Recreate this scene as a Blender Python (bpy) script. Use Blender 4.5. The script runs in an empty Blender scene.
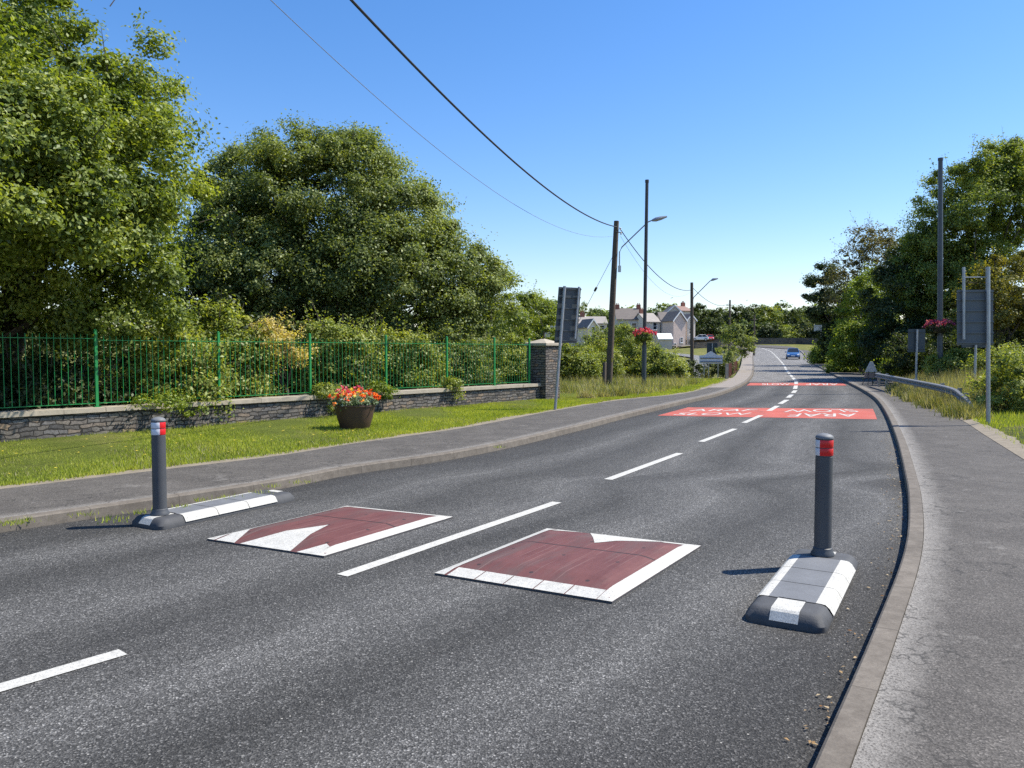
import bpy, math, random
import numpy as np
from mathutils import Vector, Matrix

sc = bpy.context.scene
COL = sc.collection
R = math.radians

# ------------------------------------------------------------------ camera
FPX = 769.0
H = 1.7
TH = math.atan(33 / FPX)
cam_d = bpy.data.cameras.new("camera")
cam = bpy.data.objects.new("camera", cam_d)
COL.objects.link(cam)
cam.location = (0, 0, H)
cam.rotation_euler = (R(90) - TH, 0, 0)
cam_d.sensor_fit = 'HORIZONTAL'
cam_d.sensor_width = 36
cam_d.lens = 36 * FPX / 1024
cam_d.clip_start = 0.05
cam_d.clip_end = 5000
sc.camera = cam


def ray(px, py):
    u = (px - 512) / FPX
    v = (384 - py) / FPX
    return (u, math.cos(TH) + v * math.sin(TH), -math.sin(TH) + v * math.cos(TH))


def P(px, py, z=0.0):
    """ground point (X, Y) seen at a pixel for height z"""
    d = ray(px, py)
    t = (z - H) / d[2]
    return (d[0] * t, d[1] * t)


def W(px, py, Y):
    """point at depth Y seen at a pixel"""
    d = ray(px, py)
    t = Y / d[1]
    return Vector((d[0] * t, Y, H + d[2] * t))


def sstep(a, b, x):
    t = np.clip((x - a) / (b - a), 0, 1)
    return t * t * (3 - 2 * t)


def zr(Y):
    Y = np.asarray(Y, float)
    t = np.clip(Y - 50, 0, 110)
    return .0002 * t * t + .035 * np.clip(Y - 160, 0, 400)


def G(X, Y):
    X = np.asarray(X, float)
    Y = np.asarray(Y, float)
    z = zr(Y)
    zl = np.minimum(z, 1.7) + .06 * np.clip(Y - 215, 0, 200)
    s = sstep(24, 38, X - (Y - 130) * .10)
    z = z * s + zl * (1 - s)
    dip = np.exp(-((X - 13) / 6.0) ** 2 - ((Y - 64) / 14.0) ** 2)
    z = z - 1.05 * dip
    z = z + .35 * sstep(0, 6, X - 9.5 - Y * .22) * sstep(10, 25, Y) * 0
    return z


def Pg(px, py, off=0.0):
    """point where a pixel's ray meets the road profile"""
    d = ray(px, py)
    lo = 0.5
    t = lo
    prev = None
    while t < 1500:
        z = H + d[2] * t
        g = float(zr(d[1] * t)) + off
        if z <= g:
            break
        prev = t
        t += max(.02, t * .002)
    return (d[0] * t, d[1] * t)


class Curve1:
    """X as a smooth function of Y through points"""

    def __init__(self, pts):
        pts = sorted(pts, key=lambda p: p[1])
        self.y = np.array([p[1] for p in pts])
        self.x = np.array([p[0] for p in pts])
        d = np.diff(self.x) / np.diff(self.y)
        m = np.zeros_like(self.x)
        m[1:-1] = (d[1:] + d[:-1]) / 2
        m[0] = d[0]
        m[-1] = d[-1]
        self.m = m

    def __call__(self, Y):
        Y = np.asarray(Y, float)
        i = np.clip(np.searchsorted(self.y, Y) - 1, 0, len(self.y) - 2)
        h = self.y[i + 1] - self.y[i]
        t = (Y - self.y[i]) / h
        tc = np.clip(t, 0, 1)
        h00 = 2 * tc ** 3 - 3 * tc ** 2 + 1
        h10 = tc ** 3 - 2 * tc ** 2 + tc
        h01 = -2 * tc ** 3 + 3 * tc ** 2
        h11 = tc ** 3 - tc ** 2
        v = h00 * self.x[i] + h10 * h * self.m[i] + h01 * self.x[i + 1] + h11 * h * self.m[i + 1]
        v = v + np.where(t < 0, t * h * self.m[i], 0) + np.where(t > 1, (t - 1) * h * self.m[i + 1], 0)
        return v


XR = Curve1([Pg(*p) for p in [(819, 768), (868, 655), (903, 560), (907, 504), (904, 482), (895, 441), (882, 410),
                              (873, 399), (847, 383.5), (825, 371), (808, 360.5)]] + [(52.4, 140), (55.4, 150), (58.3, 160), (58.5, 170), (54, 178), (40, 188)])
XL = Curve1([Pg(*p) for p in [(0, 533), (60, 524), (282, 489), (350, 475), (450, 460), (575, 432), (620, 420), (676, 406), (715, 397),
                              (740, 387.5), (749, 381.5), (754, 368), (753, 358)]] + [(43.9, 140), (46.6, 150), (48.8, 160), (46.5, 168), (38, 175), (20, 182)])
XLP = Curve1([P(*p, .1) for p in [(0, 489), (150, 471), (275, 456), (350, 444), (456, 429), (552, 411), (620, 400), (676, 394.5),
                                  (707, 388), (729, 380)]] + [P(738, 371, .15)] + [P(742, 361, .4)] + [(41.9, 140), (44.4, 150), (46.2, 159), (43.5, 166), (35, 172), (17, 179)])
XRP = Curve1([P(*p, .1) for p in [(1024, 459), (987, 436), (960, 419), (941, 411), (921, 405), (895, 392)]] +
             [(24.5, 50), (31.5, 72), (40.5, 97), (54.5, 140), (52.5, 157), (46, 172.5), (27, 187)])

# ------------------------------------------------------------------ materials


def mat_new(name):
    m = bpy.data.materials.new(name)
    m.use_nodes = True
    nt = m.node_tree
    nt.nodes.clear()
    out = nt.nodes.new('ShaderNodeOutputMaterial')
    return m, nt, out


def nd(nt, t, **kw):
    n = nt.nodes.new(t)
    for k, v in kw.items():
        if k.startswith('i_'):
            n.inputs[k[2:].replace('_', ' ')].default_value = v
        elif k.startswith('n_'):
            n.inputs[int(k[2:])].default_value = v
        else:
            setattr(n, k, v)
    return n


def ramp(nt, src, stops, interp='LINEAR'):
    r = nt.nodes.new('ShaderNodeValToRGB')
    r.color_ramp.interpolation = interp
    el = r.color_ramp.elements
    while len(el) < len(stops):
        el.new(.5)
    for e, (p, c) in zip(el, stops):
        e.position = p
        e.color = (c, c, c, 1) if isinstance(c, (int, float)) else (*c, 1)
    nt.links.new(src, r.inputs[0])
    return r.outputs[0]


def mixc(nt, f, a, b, mode='MIX'):
    m = nt.nodes.new('ShaderNodeMix')
    m.data_type = 'RGBA'
    m.blend_type = mode
    for k, v in ((0, f), (6, a), (7, b)):
        s = m.inputs[k]
        if hasattr(v, 'links'):
            nt.links.new(v, s)
        elif isinstance(v, (int, float)):
            s.default_value = v if k == 0 else (v, v, v, 1)
        else:
            s.default_value = (*v, 1)
    return m.outputs[2]


def noise(nt, vec, scale, detail=4, rough=.6, dist=0):
    n = nd(nt, 'ShaderNodeTexNoise')
    n.inputs['Scale'].default_value = scale
    n.inputs['Detail'].default_value = detail
    n.inputs['Roughness'].default_value = rough
    n.inputs['Distortion'].default_value = dist
    if vec is not None:
        nt.links.new(vec, n.inputs['Vector'])
    return n.outputs[0]


def obj_coord(nt):
    g = nt.nodes.new('ShaderNodeNewGeometry')
    return g.outputs['Position']


def uv_coord(nt):
    return nd(nt, 'ShaderNodeUVMap', uv_map='uv').outputs[0]


def mapping(nt, vec, scale=(1, 1, 1), loc=(0, 0, 0), rot=(0, 0, 0)):
    m = nt.nodes.new('ShaderNodeMapping')
    m.inputs['Scale'].default_value = scale
    m.inputs['Location'].default_value = loc
    m.inputs['Rotation'].default_value = rot
    nt.links.new(vec, m.inputs[0])
    return m.outputs[0]


def math_n(nt, op, a, b=None):
    m = nt.nodes.new('ShaderNodeMath')
    m.operation = op
    for s, v in ((m.inputs[0], a), (m.inputs[1], b)):
        if v is None:
            continue
        if hasattr(v, 'links'):
            nt.links.new(v, s)
        else:
            s.default_value = v
    return m.outputs[0]


def bsdf(nt, out, col, rough=.8, bump=None, bstr=.3, bdist=.01, metal=0, spec=.5):
    b = nt.nodes.new('ShaderNodeBsdfPrincipled')
    if hasattr(col, 'links'):
        nt.links.new(col, b.inputs['Base Color'])
    else:
        b.inputs['Base Color'].default_value = (*col, 1)
    if hasattr(rough, 'links'):
        nt.links.new(rough, b.inputs['Roughness'])
    else:
        b.inputs['Roughness'].default_value = rough
    b.inputs['Metallic'].default_value = metal
    b.inputs['Specular IOR Level'].default_value = spec
    if bump is not None:
        bn = nt.nodes.new('ShaderNodeBump')
        bn.inputs['Strength'].default_value = bstr
        bn.inputs['Distance'].default_value = bdist
        nt.links.new(bump, bn.inputs['Height'])
        nt.links.new(bn.outputs[0], b.inputs['Normal'])
    nt.links.new(b.outputs[0], out.inputs[0])
    return b


def plain(name, col, rough=.6, var=.12, scale=6, metal=0, spec=.5, bump=0):
    m, nt, out = mat_new(name)
    pc = obj_coord(nt)
    n = noise(nt, pc, scale, 5)
    c = mixc(nt, n, tuple(x * (1 - var * 1.6) for x in col), tuple(min(1, x * (1 + var * 1.6)) for x in col))
    n2 = noise(nt, pc, scale * 9, 3)
    c = mixc(nt, ramp(nt, n2, [(.35, 0), (.75, var)]), c, tuple(x * .6 for x in col))
    bsdf(nt, out, c, rough, n2 if bump else None, bump, .005, metal, spec)
    return m


M = {}


def make_asphalt(name, base, light, fleck, track=True, coarse=125):
    m, nt, out = mat_new(name)
    p = obj_coord(nt)
    uv = uv_coord(nt)
    sep = nd(nt, 'ShaderNodeSeparateXYZ')
    nt.links.new(uv, sep.inputs[0])
    big = noise(nt, mapping(nt, uv, (1.0, .18, 1)), 1.3, 4, .6)
    col = mixc(nt, ramp(nt, big, [(.35, 0), (.7, 1)]), base, light)
    if track:
        # polished wheel tracks run along the lanes
        wob = noise(nt, mapping(nt, uv, (.1, .25, 1)), 1.0, 2)
        u = math_n(nt, 'ADD', sep.outputs[0], math_n(nt, 'MULTIPLY', math_n(nt, 'SUBTRACT', wob, .5), .5))
        tr = ramp(nt, math_n(nt, 'DIVIDE', u, 7.4),
                  [(.0, 0), (.10, .1), (.17, .85), (.25, .05), (.39, .85), (.48, .1), (.59, .95), (.69, .05), (.81, .85), (.92, .0)])
        nb = noise(nt, mapping(nt, uv, (3, .35, 1)), 2.0, 5, .7)
        tr = math_n(nt, 'MULTIPLY', tr, ramp(nt, nb, [(.25, .35), (.7, 1)]))
        col = mixc(nt, math_n(nt, 'MULTIPLY', tr, .9), col, tuple(x * 2.35 for x in light))
    # stone chippings
    if track:
        # dusty, darker margin along the kerbs
        eg = ramp(nt, math_n(nt, 'DIVIDE', sep.outputs[0], 7.4), [(.0, .8), (.07, .1), (.80, .0), (.90, .9)])
        col = mixc(nt, math_n(nt, 'MULTIPLY', eg, .6), col, (.036, .034, .032))
    v = nd(nt, 'ShaderNodeTexVoronoi')
    v.inputs['Scale'].default_value = coarse
    nt.links.new(p, v.inputs['Vector'])
    vs = nd(nt, 'ShaderNodeSeparateColor')
    nt.links.new(v.outputs['Color'], vs.inputs[0])
    chip = ramp(nt, vs.outputs[0], [(0, .35), (.45, .8), (.8, 1.3), (.94, 2.1), (1, 3.6)])
    col = mixc(nt, 1.0, col, chip, 'MULTIPLY')
    v2 = nd(nt, 'ShaderNodeTexVoronoi')
    v2.inputs['Scale'].default_value = coarse * .33
    nt.links.new(p, v2.inputs['Vector'])
    v2s = nd(nt, 'ShaderNodeSeparateColor')
    nt.links.new(v2.outputs['Color'], v2s.inputs[0])
    far = math_n(nt, 'MULTIPLY', math_n(nt, 'LESS_THAN', v2.outputs['Distance'], .20),
                 math_n(nt, 'GREATER_THAN', v2s.outputs[1], .95))
    col = mixc(nt, math_n(nt, 'MULTIPLY', far, .8), col, fleck)
    pat = noise(nt, p, .55, 5, .65)
    col = mixc(nt, ramp(nt, pat, [(.38, .0), (.62, .35)]), col, mixc(nt, 1.0, col, (.62, .62, .64), 'MULTIPLY'))
    bsdf(nt, out, col, .86, v.outputs['Distance'], .8, .006, 0, .35)
    return m


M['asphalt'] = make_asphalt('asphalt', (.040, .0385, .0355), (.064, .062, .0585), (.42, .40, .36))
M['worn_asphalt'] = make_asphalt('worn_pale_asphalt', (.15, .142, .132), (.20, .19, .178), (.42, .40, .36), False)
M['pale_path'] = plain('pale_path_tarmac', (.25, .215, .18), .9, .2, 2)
M['lane_asphalt'] = make_asphalt('lane_asphalt', (.16, .155, .15), (.20, .195, .19), (.42, .40, .36), False)


def make_pavement():
    m, nt, out = mat_new('pavement_tarmac')
    p = obj_coord(nt)
    uv = uv_coord(nt)
    sep = nd(nt, 'ShaderNodeSeparateXYZ')
    nt.links.new(uv, sep.inputs[0])
    n = noise(nt, p, 1.6, 6, .7)
    col = mixc(nt, ramp(nt, n, [(.3, 0), (.7, 1)]), (.072, .065, .058), (.118, .107, .095))
    v = nd(nt, 'ShaderNodeTexVoronoi')
    v.inputs['Scale'].default_value = 130
    nt.links.new(p, v.inputs['Vector'])
    vs = nd(nt, 'ShaderNodeSeparateColor')
    nt.links.new(v.outputs['Color'], vs.inputs[0])
    col = mixc(nt, 1.0, col, ramp(nt, vs.outputs[0], [(0, .55), (.5, .95), (.9, 1.3), (1, 2.0)]), 'MULTIPLY')
    # pale lime bloom along the kerb
    n2 = noise(nt, p, 9, 6, .75)
    edge = ramp(nt, math_n(nt, 'ADD', sep.outputs[0], math_n(nt, 'MULTIPLY', n2, .35)), [(.16, 1), (.40, .0)])
    n3 = noise(nt, p, 75, 5, .8)
    edge = math_n(nt, 'MULTIPLY', edge, ramp(nt, n3, [(.40, 0), (.52, 1)]))
    col = mixc(nt, math_n(nt, 'MULTIPLY', edge, .7), col, (.36, .335, .30))
    # wandering cracks
    cw = noise(nt, p, 1.1, 5, .6)
    crack = ramp(nt, math_n(nt, 'ABSOLUTE', math_n(nt, 'SUBTRACT', cw, .5)), [(0, 1), (.009, 0)])
    msk = ramp(nt, noise(nt, p, .8, 2), [(.44, 0), (.5, 1)])
    col = mixc(nt, math_n(nt, 'MULTIPLY', math_n(nt, 'MULTIPLY', crack, msk), .8), col, (.035, .033, .03))
    # small dark holes
    v3 = nd(nt, 'ShaderNodeTexVoronoi')
    v3.inputs['Scale'].default_value = 13
    nt.links.new(p, v3.inputs['Vector'])
    hole = math_n(nt, 'LESS_THAN', math_n(nt, 'ADD', v3.outputs['Distance'], math_n(nt, 'MULTIPLY', n3, .1)), .13)
    hole = math_n(nt, 'MULTIPLY', hole, ramp(nt, noise(nt, p, 2.2, 2), [(.5, 0), (.6, 1)]))
    col = mixc(nt, math_n(nt, 'MULTIPLY', hole, .8), col, (.03, .03, .03))
    # pale scuffed patches
    pz = ramp(nt, noise(nt, mapping(nt, p, (1, 1, 1), (7, 3, 0)), 2.6, 6, .75), [(.60, 0), (.68, .55)])
    col = mixc(nt, pz, col, (.22, .205, .185))
    bsdf(nt, out, col, .9, v.outputs['Distance'], .5, .004, 0, .3)
    return m


M['pavement'] = make_pavement()


def make_kerb():
    m, nt, out = mat_new('kerb_concrete')
    p = obj_coord(nt)
    uv = uv_coord(nt)
    sep = nd(nt, 'ShaderNodeSeparateXYZ')
    nt.links.new(uv, sep.inputs[0])
    n = ramp(nt, noise(nt, p, 7, 7, .8), [(.3, 0), (.7, 1)])
    col = mixc(nt, n, (.105, .088, .070), (.225, .195, .160))
    n2 = noise(nt, p, 90, 3, .7)
    col = mixc(nt, ramp(nt, n2, [(.5, 0), (.72, .6)]), col, (.10, .09, .08))
    fr = math_n(nt, 'FRACT', math_n(nt, 'DIVIDE', sep.outputs[1], .915))
    j = math_n(nt, 'LESS_THAN', fr, .016)
    col = mixc(nt, math_n(nt, 'MULTIPLY', j, .45), col, (.06, .05, .04))
    blk = nd(nt, 'ShaderNodeTexWhiteNoise')
    blk.noise_dimensions = '1D'
    nt.links.new(math_n(nt, 'FLOOR', math_n(nt, 'DIVIDE', sep.outputs[1], .915)), blk.inputs['W'])
    col = mixc(nt, 1.0, col, ramp(nt, blk.outputs[0], [(0, .92), (1, 1.06)]), 'MULTIPLY')
    bsdf(nt, out, col, .9, n2, .5, .004, 0, .3)
    return m


M['kerb'] = make_kerb()


def make_grass(name, dark, light, dry, drya=.35):
    m, nt, out = mat_new(name)
    p = obj_coord(nt)
    n = noise(nt, p, 1.1, 6, .7)
    col = mixc(nt, ramp(nt, n, [(.35, 0), (.65, 1)]), dark, light)
    n2 = noise(nt, p, 28, 5, .8)
    col = mixc(nt, ramp(nt, n2, [(.35, .8), (.6, 0)]), col, tuple(x * .45 for x in dark))
    n3 = noise(nt, mapping(nt, p, (1, 1, 1), (5, 9, 2)), .7, 5, .7)
    col = mixc(nt, ramp(nt, n3, [(.52, 0), (.68, drya)]), col, dry)
    bsdf(nt, out, col, .95, n2, .9, .04, 0, .1)
    return m


M['lawn_soil'] = make_grass('lawn_soil', (.10, .125, .025), (.15, .18, .035), (.26, .21, .10))
M['ground'] = make_grass('ground_grass', (.055, .075, .02), (.10, .115, .035), (.20, .17, .07), .6)
M['field'] = make_grass('field_grass', (.12, .14, .035), (.21, .20, .06), (.34, .28, .10), .8)
M['soil'] = plain('dry_soil', (.24, .20, .145), .95, .35, 5)
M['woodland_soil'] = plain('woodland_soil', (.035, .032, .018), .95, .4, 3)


def make_leaf(name, c1, c2, c3, trans=.36, gloss=.035):
    """c1 dark, c2 mid, c3 pale leaf colours picked by the per-leaf attribute"""
    m, nt, out = mat_new(name)
    a = nd(nt, 'ShaderNodeAttribute', attribute_name='tint')
    col = ramp(nt, a.outputs['Fac'], [(0, c1), (.5, c2), (1, c3)])
    d = nt.nodes.new('ShaderNodeBsdfDiffuse')
    t = nt.nodes.new('ShaderNodeBsdfTranslucent')
    g = nt.nodes.new('ShaderNodeBsdfGlossy')
    g.inputs['Roughness'].default_value = .5
    g.inputs['Color'].default_value = (.75, .8, .7, 1)
    nt.links.new(col, d.inputs[0])
    tc = mixc(nt, 1.0, col, (1.9, 1.9, .5), 'MULTIPLY')
    nt.links.new(tc, t.inputs[0])
    m1 = nt.nodes.new('ShaderNodeMixShader')
    m1.inputs[0].default_value = trans
    nt.links.new(d.outputs[0], m1.inputs[1])
    nt.links.new(t.outputs[0], m1.inputs[2])
    m2 = nt.nodes.new('ShaderNodeMixShader')
    m2.inputs[0].default_value = gloss
    nt.links.new(m1.outputs[0], m2.inputs[1])
    nt.links.new(g.outputs[0], m2.inputs[2])
    nt.links.new(m2.outputs[0], out.inputs[0])
    return m


M['leaf_oak'] = make_leaf('leaf_oak', (0.050, 0.076, 0.015), (0.148, 0.196, 0.038), (0.304, 0.336, 0.071))
M['leaf_willow'] = make_leaf('leaf_willow', (0.058, 0.082, 0.025), (0.167, 0.204, 0.059), (0.298, 0.330, 0.109))
M['leaf_shrub'] = make_leaf('leaf_shrub', (0.071, 0.099, 0.021), (0.204, 0.248, 0.054), (0.399, 0.398, 0.102))
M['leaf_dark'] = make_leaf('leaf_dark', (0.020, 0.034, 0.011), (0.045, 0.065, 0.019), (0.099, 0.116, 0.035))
M['leaf_bright'] = make_leaf('leaf_bright', (0.055, 0.086, 0.010), (0.172, 0.228, 0.027), (0.317, 0.359, 0.055))
M['leaf_olive'] = make_leaf('leaf_olive', (0.072, 0.073, 0.016), (0.156, 0.146, 0.029), (0.260, 0.221, 0.052))
M['leaf_rust'] = make_leaf('leaf_rust', (.060, .062, .030), (.115, .105, .052), (.18, .15, .085))
M['leaf_gold'] = make_leaf('leaf_gold', (.26, .24, .07), (.50, .41, .15), (.66, .54, .25))
M['leaf_far'] = make_leaf('leaf_far', (0.039, 0.063, 0.026), (0.114, 0.155, 0.059), (0.198, 0.245, 0.092))
M['blade'] = make_leaf('grass_blade', (0.125, 0.168, 0.024), (0.298, 0.348, 0.050), (0.485, 0.464, 0.112), .35, .02)
M['blade_dry'] = make_leaf('dry_grass_blade', (.085, .110, .030), (.25, .225, .115), (.52, .45, .29), .3, .02)
M['leaf_rust_dry'] = make_leaf('dry_leaf', (.20, .10, .04), (.36, .24, .12), (.55, .45, .30), .1, .02)
M['silver_leaf'] = make_leaf('silver_leaf', (.06, .10, .04), (.16, .22, .10), (.42, .46, .36), .2)
M['petal_hot'] = make_leaf('petal_hot', (.70, .05, .02), (.85, .17, .03), (.88, .36, .12), .3, .02)
M['petal_yellow'] = make_leaf('petal_yellow', (.75, .50, .05), (.8, .62, .1), (.8, .7, .3), .3, .02)
M['petal_pink'] = make_leaf('petal_pink', (.40, .02, .10), (.62, .06, .16), (.75, .25, .32), .3, .02)
M['petal_purple'] = make_leaf('petal_purple', (.16, .02, .10), (.34, .04, .16), (.6, .2, .3), .3, .02)

M['bark'] = plain('bark', (.085, .070, .052), .95, .45, 8, bump=.8)
M['pole_wood'] = plain('weathered_pole_timber', (.105, .080, .060), .9, .4, 7, bump=.6)
M['black_steel'] = plain('dark_painted_steel', (.045, .043, .042), .45, .2, 4)
M['blue_steel'] = plain('dull_blue_grey_steel', (.075, .088, .10), .45, .2, 5, .3)
M['galv'] = plain('galvanised_steel', (.36, .38, .40), .42, .2, 6, .55)
M['sign_board_grey'] = plain('blue_grey_sign_back', (.105, .12, .135), .5, .08, 2)
M['sign_back'] = plain('grey_sign_back', (.052, .066, .074), .5, .10, 2)
M['rail_steel'] = plain('guard_rail_steel', (.24, .235, .225), .6, .35, 4, .15)
M['green_paint'] = plain('green_fence_paint', (.012, .22, .055), .5, .2, 5)
M['coping'] = plain('sandstone_coping', (.40, .345, .27), .9, .3, 5, bump=.6)
M['white_paint'] = None
M['rubber'] = plain('dark_rubber', (.062, .063, .066), .75, .3, 9, bump=.4)
M['rubber_grey'] = plain('worn_grey_rubber', (.145, .150, .160), .85, .22, 7, bump=.5)
M['bollard'] = plain('charcoal_plastic', (.058, .062, .068), .55, .15, 5)
M['bollard_cap'] = plain('dusty_grey_cap', (.16, .165, .17), .6, .2, 12)
M['refl_red'] = plain('red_reflective', (.62, .008, .012), .35, .1, 12)
M['refl_white'] = plain('white_reflective', (.62, .64, .68), .35, .08, 12)
M['pot'] = plain('brown_planter', (.075, .042, .028), .6, .25, 5)
M['wire'] = plain('cable_black', (.02, .02, .022), .6, .1, 4)
M['wire_pale'] = plain('cable_grey', (.22, .23, .25), .5, .1, 4)
M['porcelain'] = plain('white_porcelain', (.6, .6, .58), .3, .08, 9)
M['red_fence'] = plain('red_brown_fence', (.20, .055, .04), .8, .3, 5)
M['render_cream'] = plain('cream_render', (.70, .62, .52), .9, .12, 1.2)
M['render_pink'] = plain('pinkish_render', (.64, .50, .42), .9, .12, 1.2)
M['render_grey'] = plain('grey_render', (.50, .46, .42), .9, .12, 1.2)
M['slate'] = plain('slate_roof', (.150, .125, .108), .7, .25, 1.5)
M['slate_pale'] = plain('pale_slate_roof', (.31, .275, .24), .7, .2, 1.5)
M['tile_red'] = plain('red_brown_tiles', (.27, .17, .135), .8, .25, 1.5)
M['chimney_brick'] = plain('chimney_brick', (.30, .12, .08), .9, .3, 4)
M['white_trim'] = plain('white_trim', (.78, .78, .76), .6, .05, 4)
M['window_glass'] = plain('window_glass', (.025, .03, .035), .08, .1, 2)
M['car_blue'] = plain('blue_car_paint', (.055, .15, .34), .25, .08, 2, .2)
M['car_white'] = plain('white_car_paint', (.75, .75, .75), .3, .05, 2)
M['car_red'] = plain('red_car_paint', (.45, .04, .04), .3, .05, 2)
M['tyre'] = plain('tyre_rubber', (.02, .02, .02), .85, .1, 8)
M['chrome'] = plain('alloy', (.5, .5, .52), .3, .1, 8, .8)
M['lamp_glass'] = plain('headlamp_glass', (.75, .78, .8), .15, .05, 8)
M['ped_white'] = plain('off_white_sign', (.66, .62, .57), .6, .25, 6)
M['ped_brown'] = plain('faded_brown_panel', (.36, .26, .21), .6, .25, 6)
M['pale_sign'] = plain('pale_grey_sign', (.66, .67, .70), .5, .15, 4)
M['yellow_tag'] = plain('yellow_tag', (.7, .5, .05), .6, .1, 4)


def make_white_paint():
    m, nt, out = mat_new('road_paint_white')
    p = obj_coord(nt)
    n = noise(nt, p, 14, 6, .75)
    n2 = noise(nt, p, 120, 3, .8)
    col = mixc(nt, ramp(nt, n, [(.3, 0), (.7, 1)]), (.46, .445, .40), (.62, .60, .55))
    col = mixc(nt, ramp(nt, n2, [(.50, 0), (.62, .6)]), col, (.16, .16, .15))
    n3 = noise(nt, p, 38, 5, .8)
    col = mixc(nt, ramp(nt, n3, [(.55, 0), (.66, .55)]), col, (.20, .19, .18))
    bsdf(nt, out, col, .75, n2, .4, .003, 0, .3)
    return m


M['white_paint'] = make_white_paint()


def make_cushion_red():
    m, nt, out = mat_new('cushion_maroon_rubber')
    p = obj_coord(nt)
    uv = uv_coord(nt)
    n = noise(nt, mapping(nt, uv, (3, 1.0, 1)), 2.2, 6, .7)
    col = mixc(nt, ramp(nt, n, [(.3, 0), (.7, 1)]), (.105, .036, .034), (.165, .062, .056))
    # dark tyre scuffs and pale scratches running with the traffic
    sc_ = noise(nt, mapping(nt, uv, (2.2, .35, 1), (3, 1, 0)), 2.0, 5, .7)
    col = mixc(nt, ramp(nt, sc_, [(.46, 0), (.62, .75)]), col, (.105, .068, .062))
    scr = noise(nt, mapping(nt, uv, (34, .35, 1)), 2.0, 2, .5)
    col = mixc(nt, ramp(nt, scr, [(.62, 0), (.68, .30)]), col, (.34, .23, .20))
    n2 = noise(nt, p, 90, 3, .8)
    col = mixc(nt, ramp(nt, n2, [(.5, 0), (.75, .5)]), col, (.06, .03, .03))
    # block joints
    sep = nd(nt, 'ShaderNodeSeparateXYZ')
    nt.links.new(uv, sep.inputs[0])
    j = math_n(nt, 'ABSOLUTE', math_n(nt, 'SUBTRACT', sep.outputs[1], 1.02))
    jj = ramp(nt, math_n(nt, 'ADD', j, math_n(nt, 'MULTIPLY', noise(nt, p, 12, 2), .01)), [(.011, .9), (.02, 0)])
    col = mixc(nt, jj, col, (.02, .015, .015))
    # bolt holes
    fx = math_n(nt, 'SUBTRACT', math_n(nt, 'FRACT', math_n(nt, 'DIVIDE', sep.outputs[0], .45)), .5)
    fy = math_n(nt, 'SUBTRACT', math_n(nt, 'FRACT', math_n(nt, 'DIVIDE', sep.outputs[1], .5)), .5)
    dd = math_n(nt, 'SQRT', math_n(nt, 'ADD', math_n(nt, 'MULTIPLY', fx, fx), math_n(nt, 'MULTIPLY', fy, fy)))
    col = mixc(nt, math_n(nt, 'LESS_THAN', dd, .035), col, (.05, .03, .03))
    bsdf(nt, out, col, .7, n2, .5, .003, 0, .35)
    return m


M['maroon'] = make_cushion_red()


def make_band():
    m, nt, out = mat_new('red_road_surfacing')
    p = obj_coord(nt)
    n = noise(nt, p, 1.2, 6, .7)
    col = mixc(nt, ramp(nt, n, [(.3, 0), (.7, 1)]), (.38, .075, .055), (.50, .125, .09))
    n2 = noise(nt, p, 60, 3, .8)
    col = mixc(nt, ramp(nt, n2, [(.5, 0), (.8, .5)]), col, (.14, .06, .055))
    wr = noise(nt, mapping(nt, p, (1, .4, 1)), 1.4, 6, .75)
    col = mixc(nt, ramp(nt, wr, [(.5, 0), (.72, .55)]), col, (.13, .10, .09))
    bsdf(nt, out, col, .85, n2, .4, .004, 0, .3)
    return m


M['red_band'] = make_band()


def make_stone(name, scale=1.0, dark=1.0):
    """coursed rubble in wall coordinates: u along, v up (metres)"""
    m, nt, out = mat_new(name)
    uv = uv_coord(nt)
    p = obj_coord(nt)
    dn = nd(nt, 'ShaderNodeTexNoise')
    dn.inputs['Scale'].default_value = 4.5
    nt.links.new(uv, dn.inputs['Vector'])
    vm = nt.nodes.new('ShaderNodeVectorMath')
    vm.operation = 'MULTIPLY_ADD'
    nt.links.new(dn.outputs['Color'], vm.inputs[0])
    vm.inputs[1].default_value = (.30, .13, 0)
    nt.links.new(uv, vm.inputs[2])
    br = nt.nodes.new('ShaderNodeTexBrick')
    nt.links.new(vm.outputs[0], br.inputs['Vector'])
    br.inputs['Scale'].default_value = 1
    br.inputs['Brick Width'].default_value = .25 * scale
    br.inputs['Row Height'].default_value = .082 * scale
    br.inputs['Mortar Size'].default_value = .011
    br.inputs['Mortar Smooth'].default_value = .2
    br.inputs['Bias'].default_value = 0
    br.inputs['Color1'].default_value = (0, 0, 0, 1)
    br.inputs['Color2'].default_value = (1, 1, 1, 1)
    br.inputs['Mortar'].default_value = (.5, .5, .5, 1)
    br.offset = .43
    br.squash = .8
    br.squash_frequency = 3
    d = dark
    col = ramp(nt, br.outputs['Color'], [(0, (.075 * d, .072 * d, .072 * d)), (.3, (.13 * d, .118 * d, .108 * d)), (.55, (.19 * d, .165 * d, .14 * d)),
                                         (.8, (.15 * d, .145 * d, .145 * d)), (1, (.26 * d, .19 * d, .13 * d))])
    n = noise(nt, p, 16, 6, .75)
    col = mixc(nt, 1.0, col, ramp(nt, n, [(.25, .45), (.75, 1.5)]), 'MULTIPLY')
    col = mixc(nt, br.outputs['Fac'], col, (.035 * d, .032 * d, .03 * d))
    hgt = mixc(nt, br.outputs['Fac'], mixc(nt, .35, 1.0, n), 0.0)
    bsdf(nt, out, col, .92, hgt, 1.0, .03, 0, .25)
    return m


M['stone'] = make_stone('rubble_stone')
M['stone_far'] = make_stone('dark_rubble_stone', 2.0, .8)

# ------------------------------------------------------------------ mesh building


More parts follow.
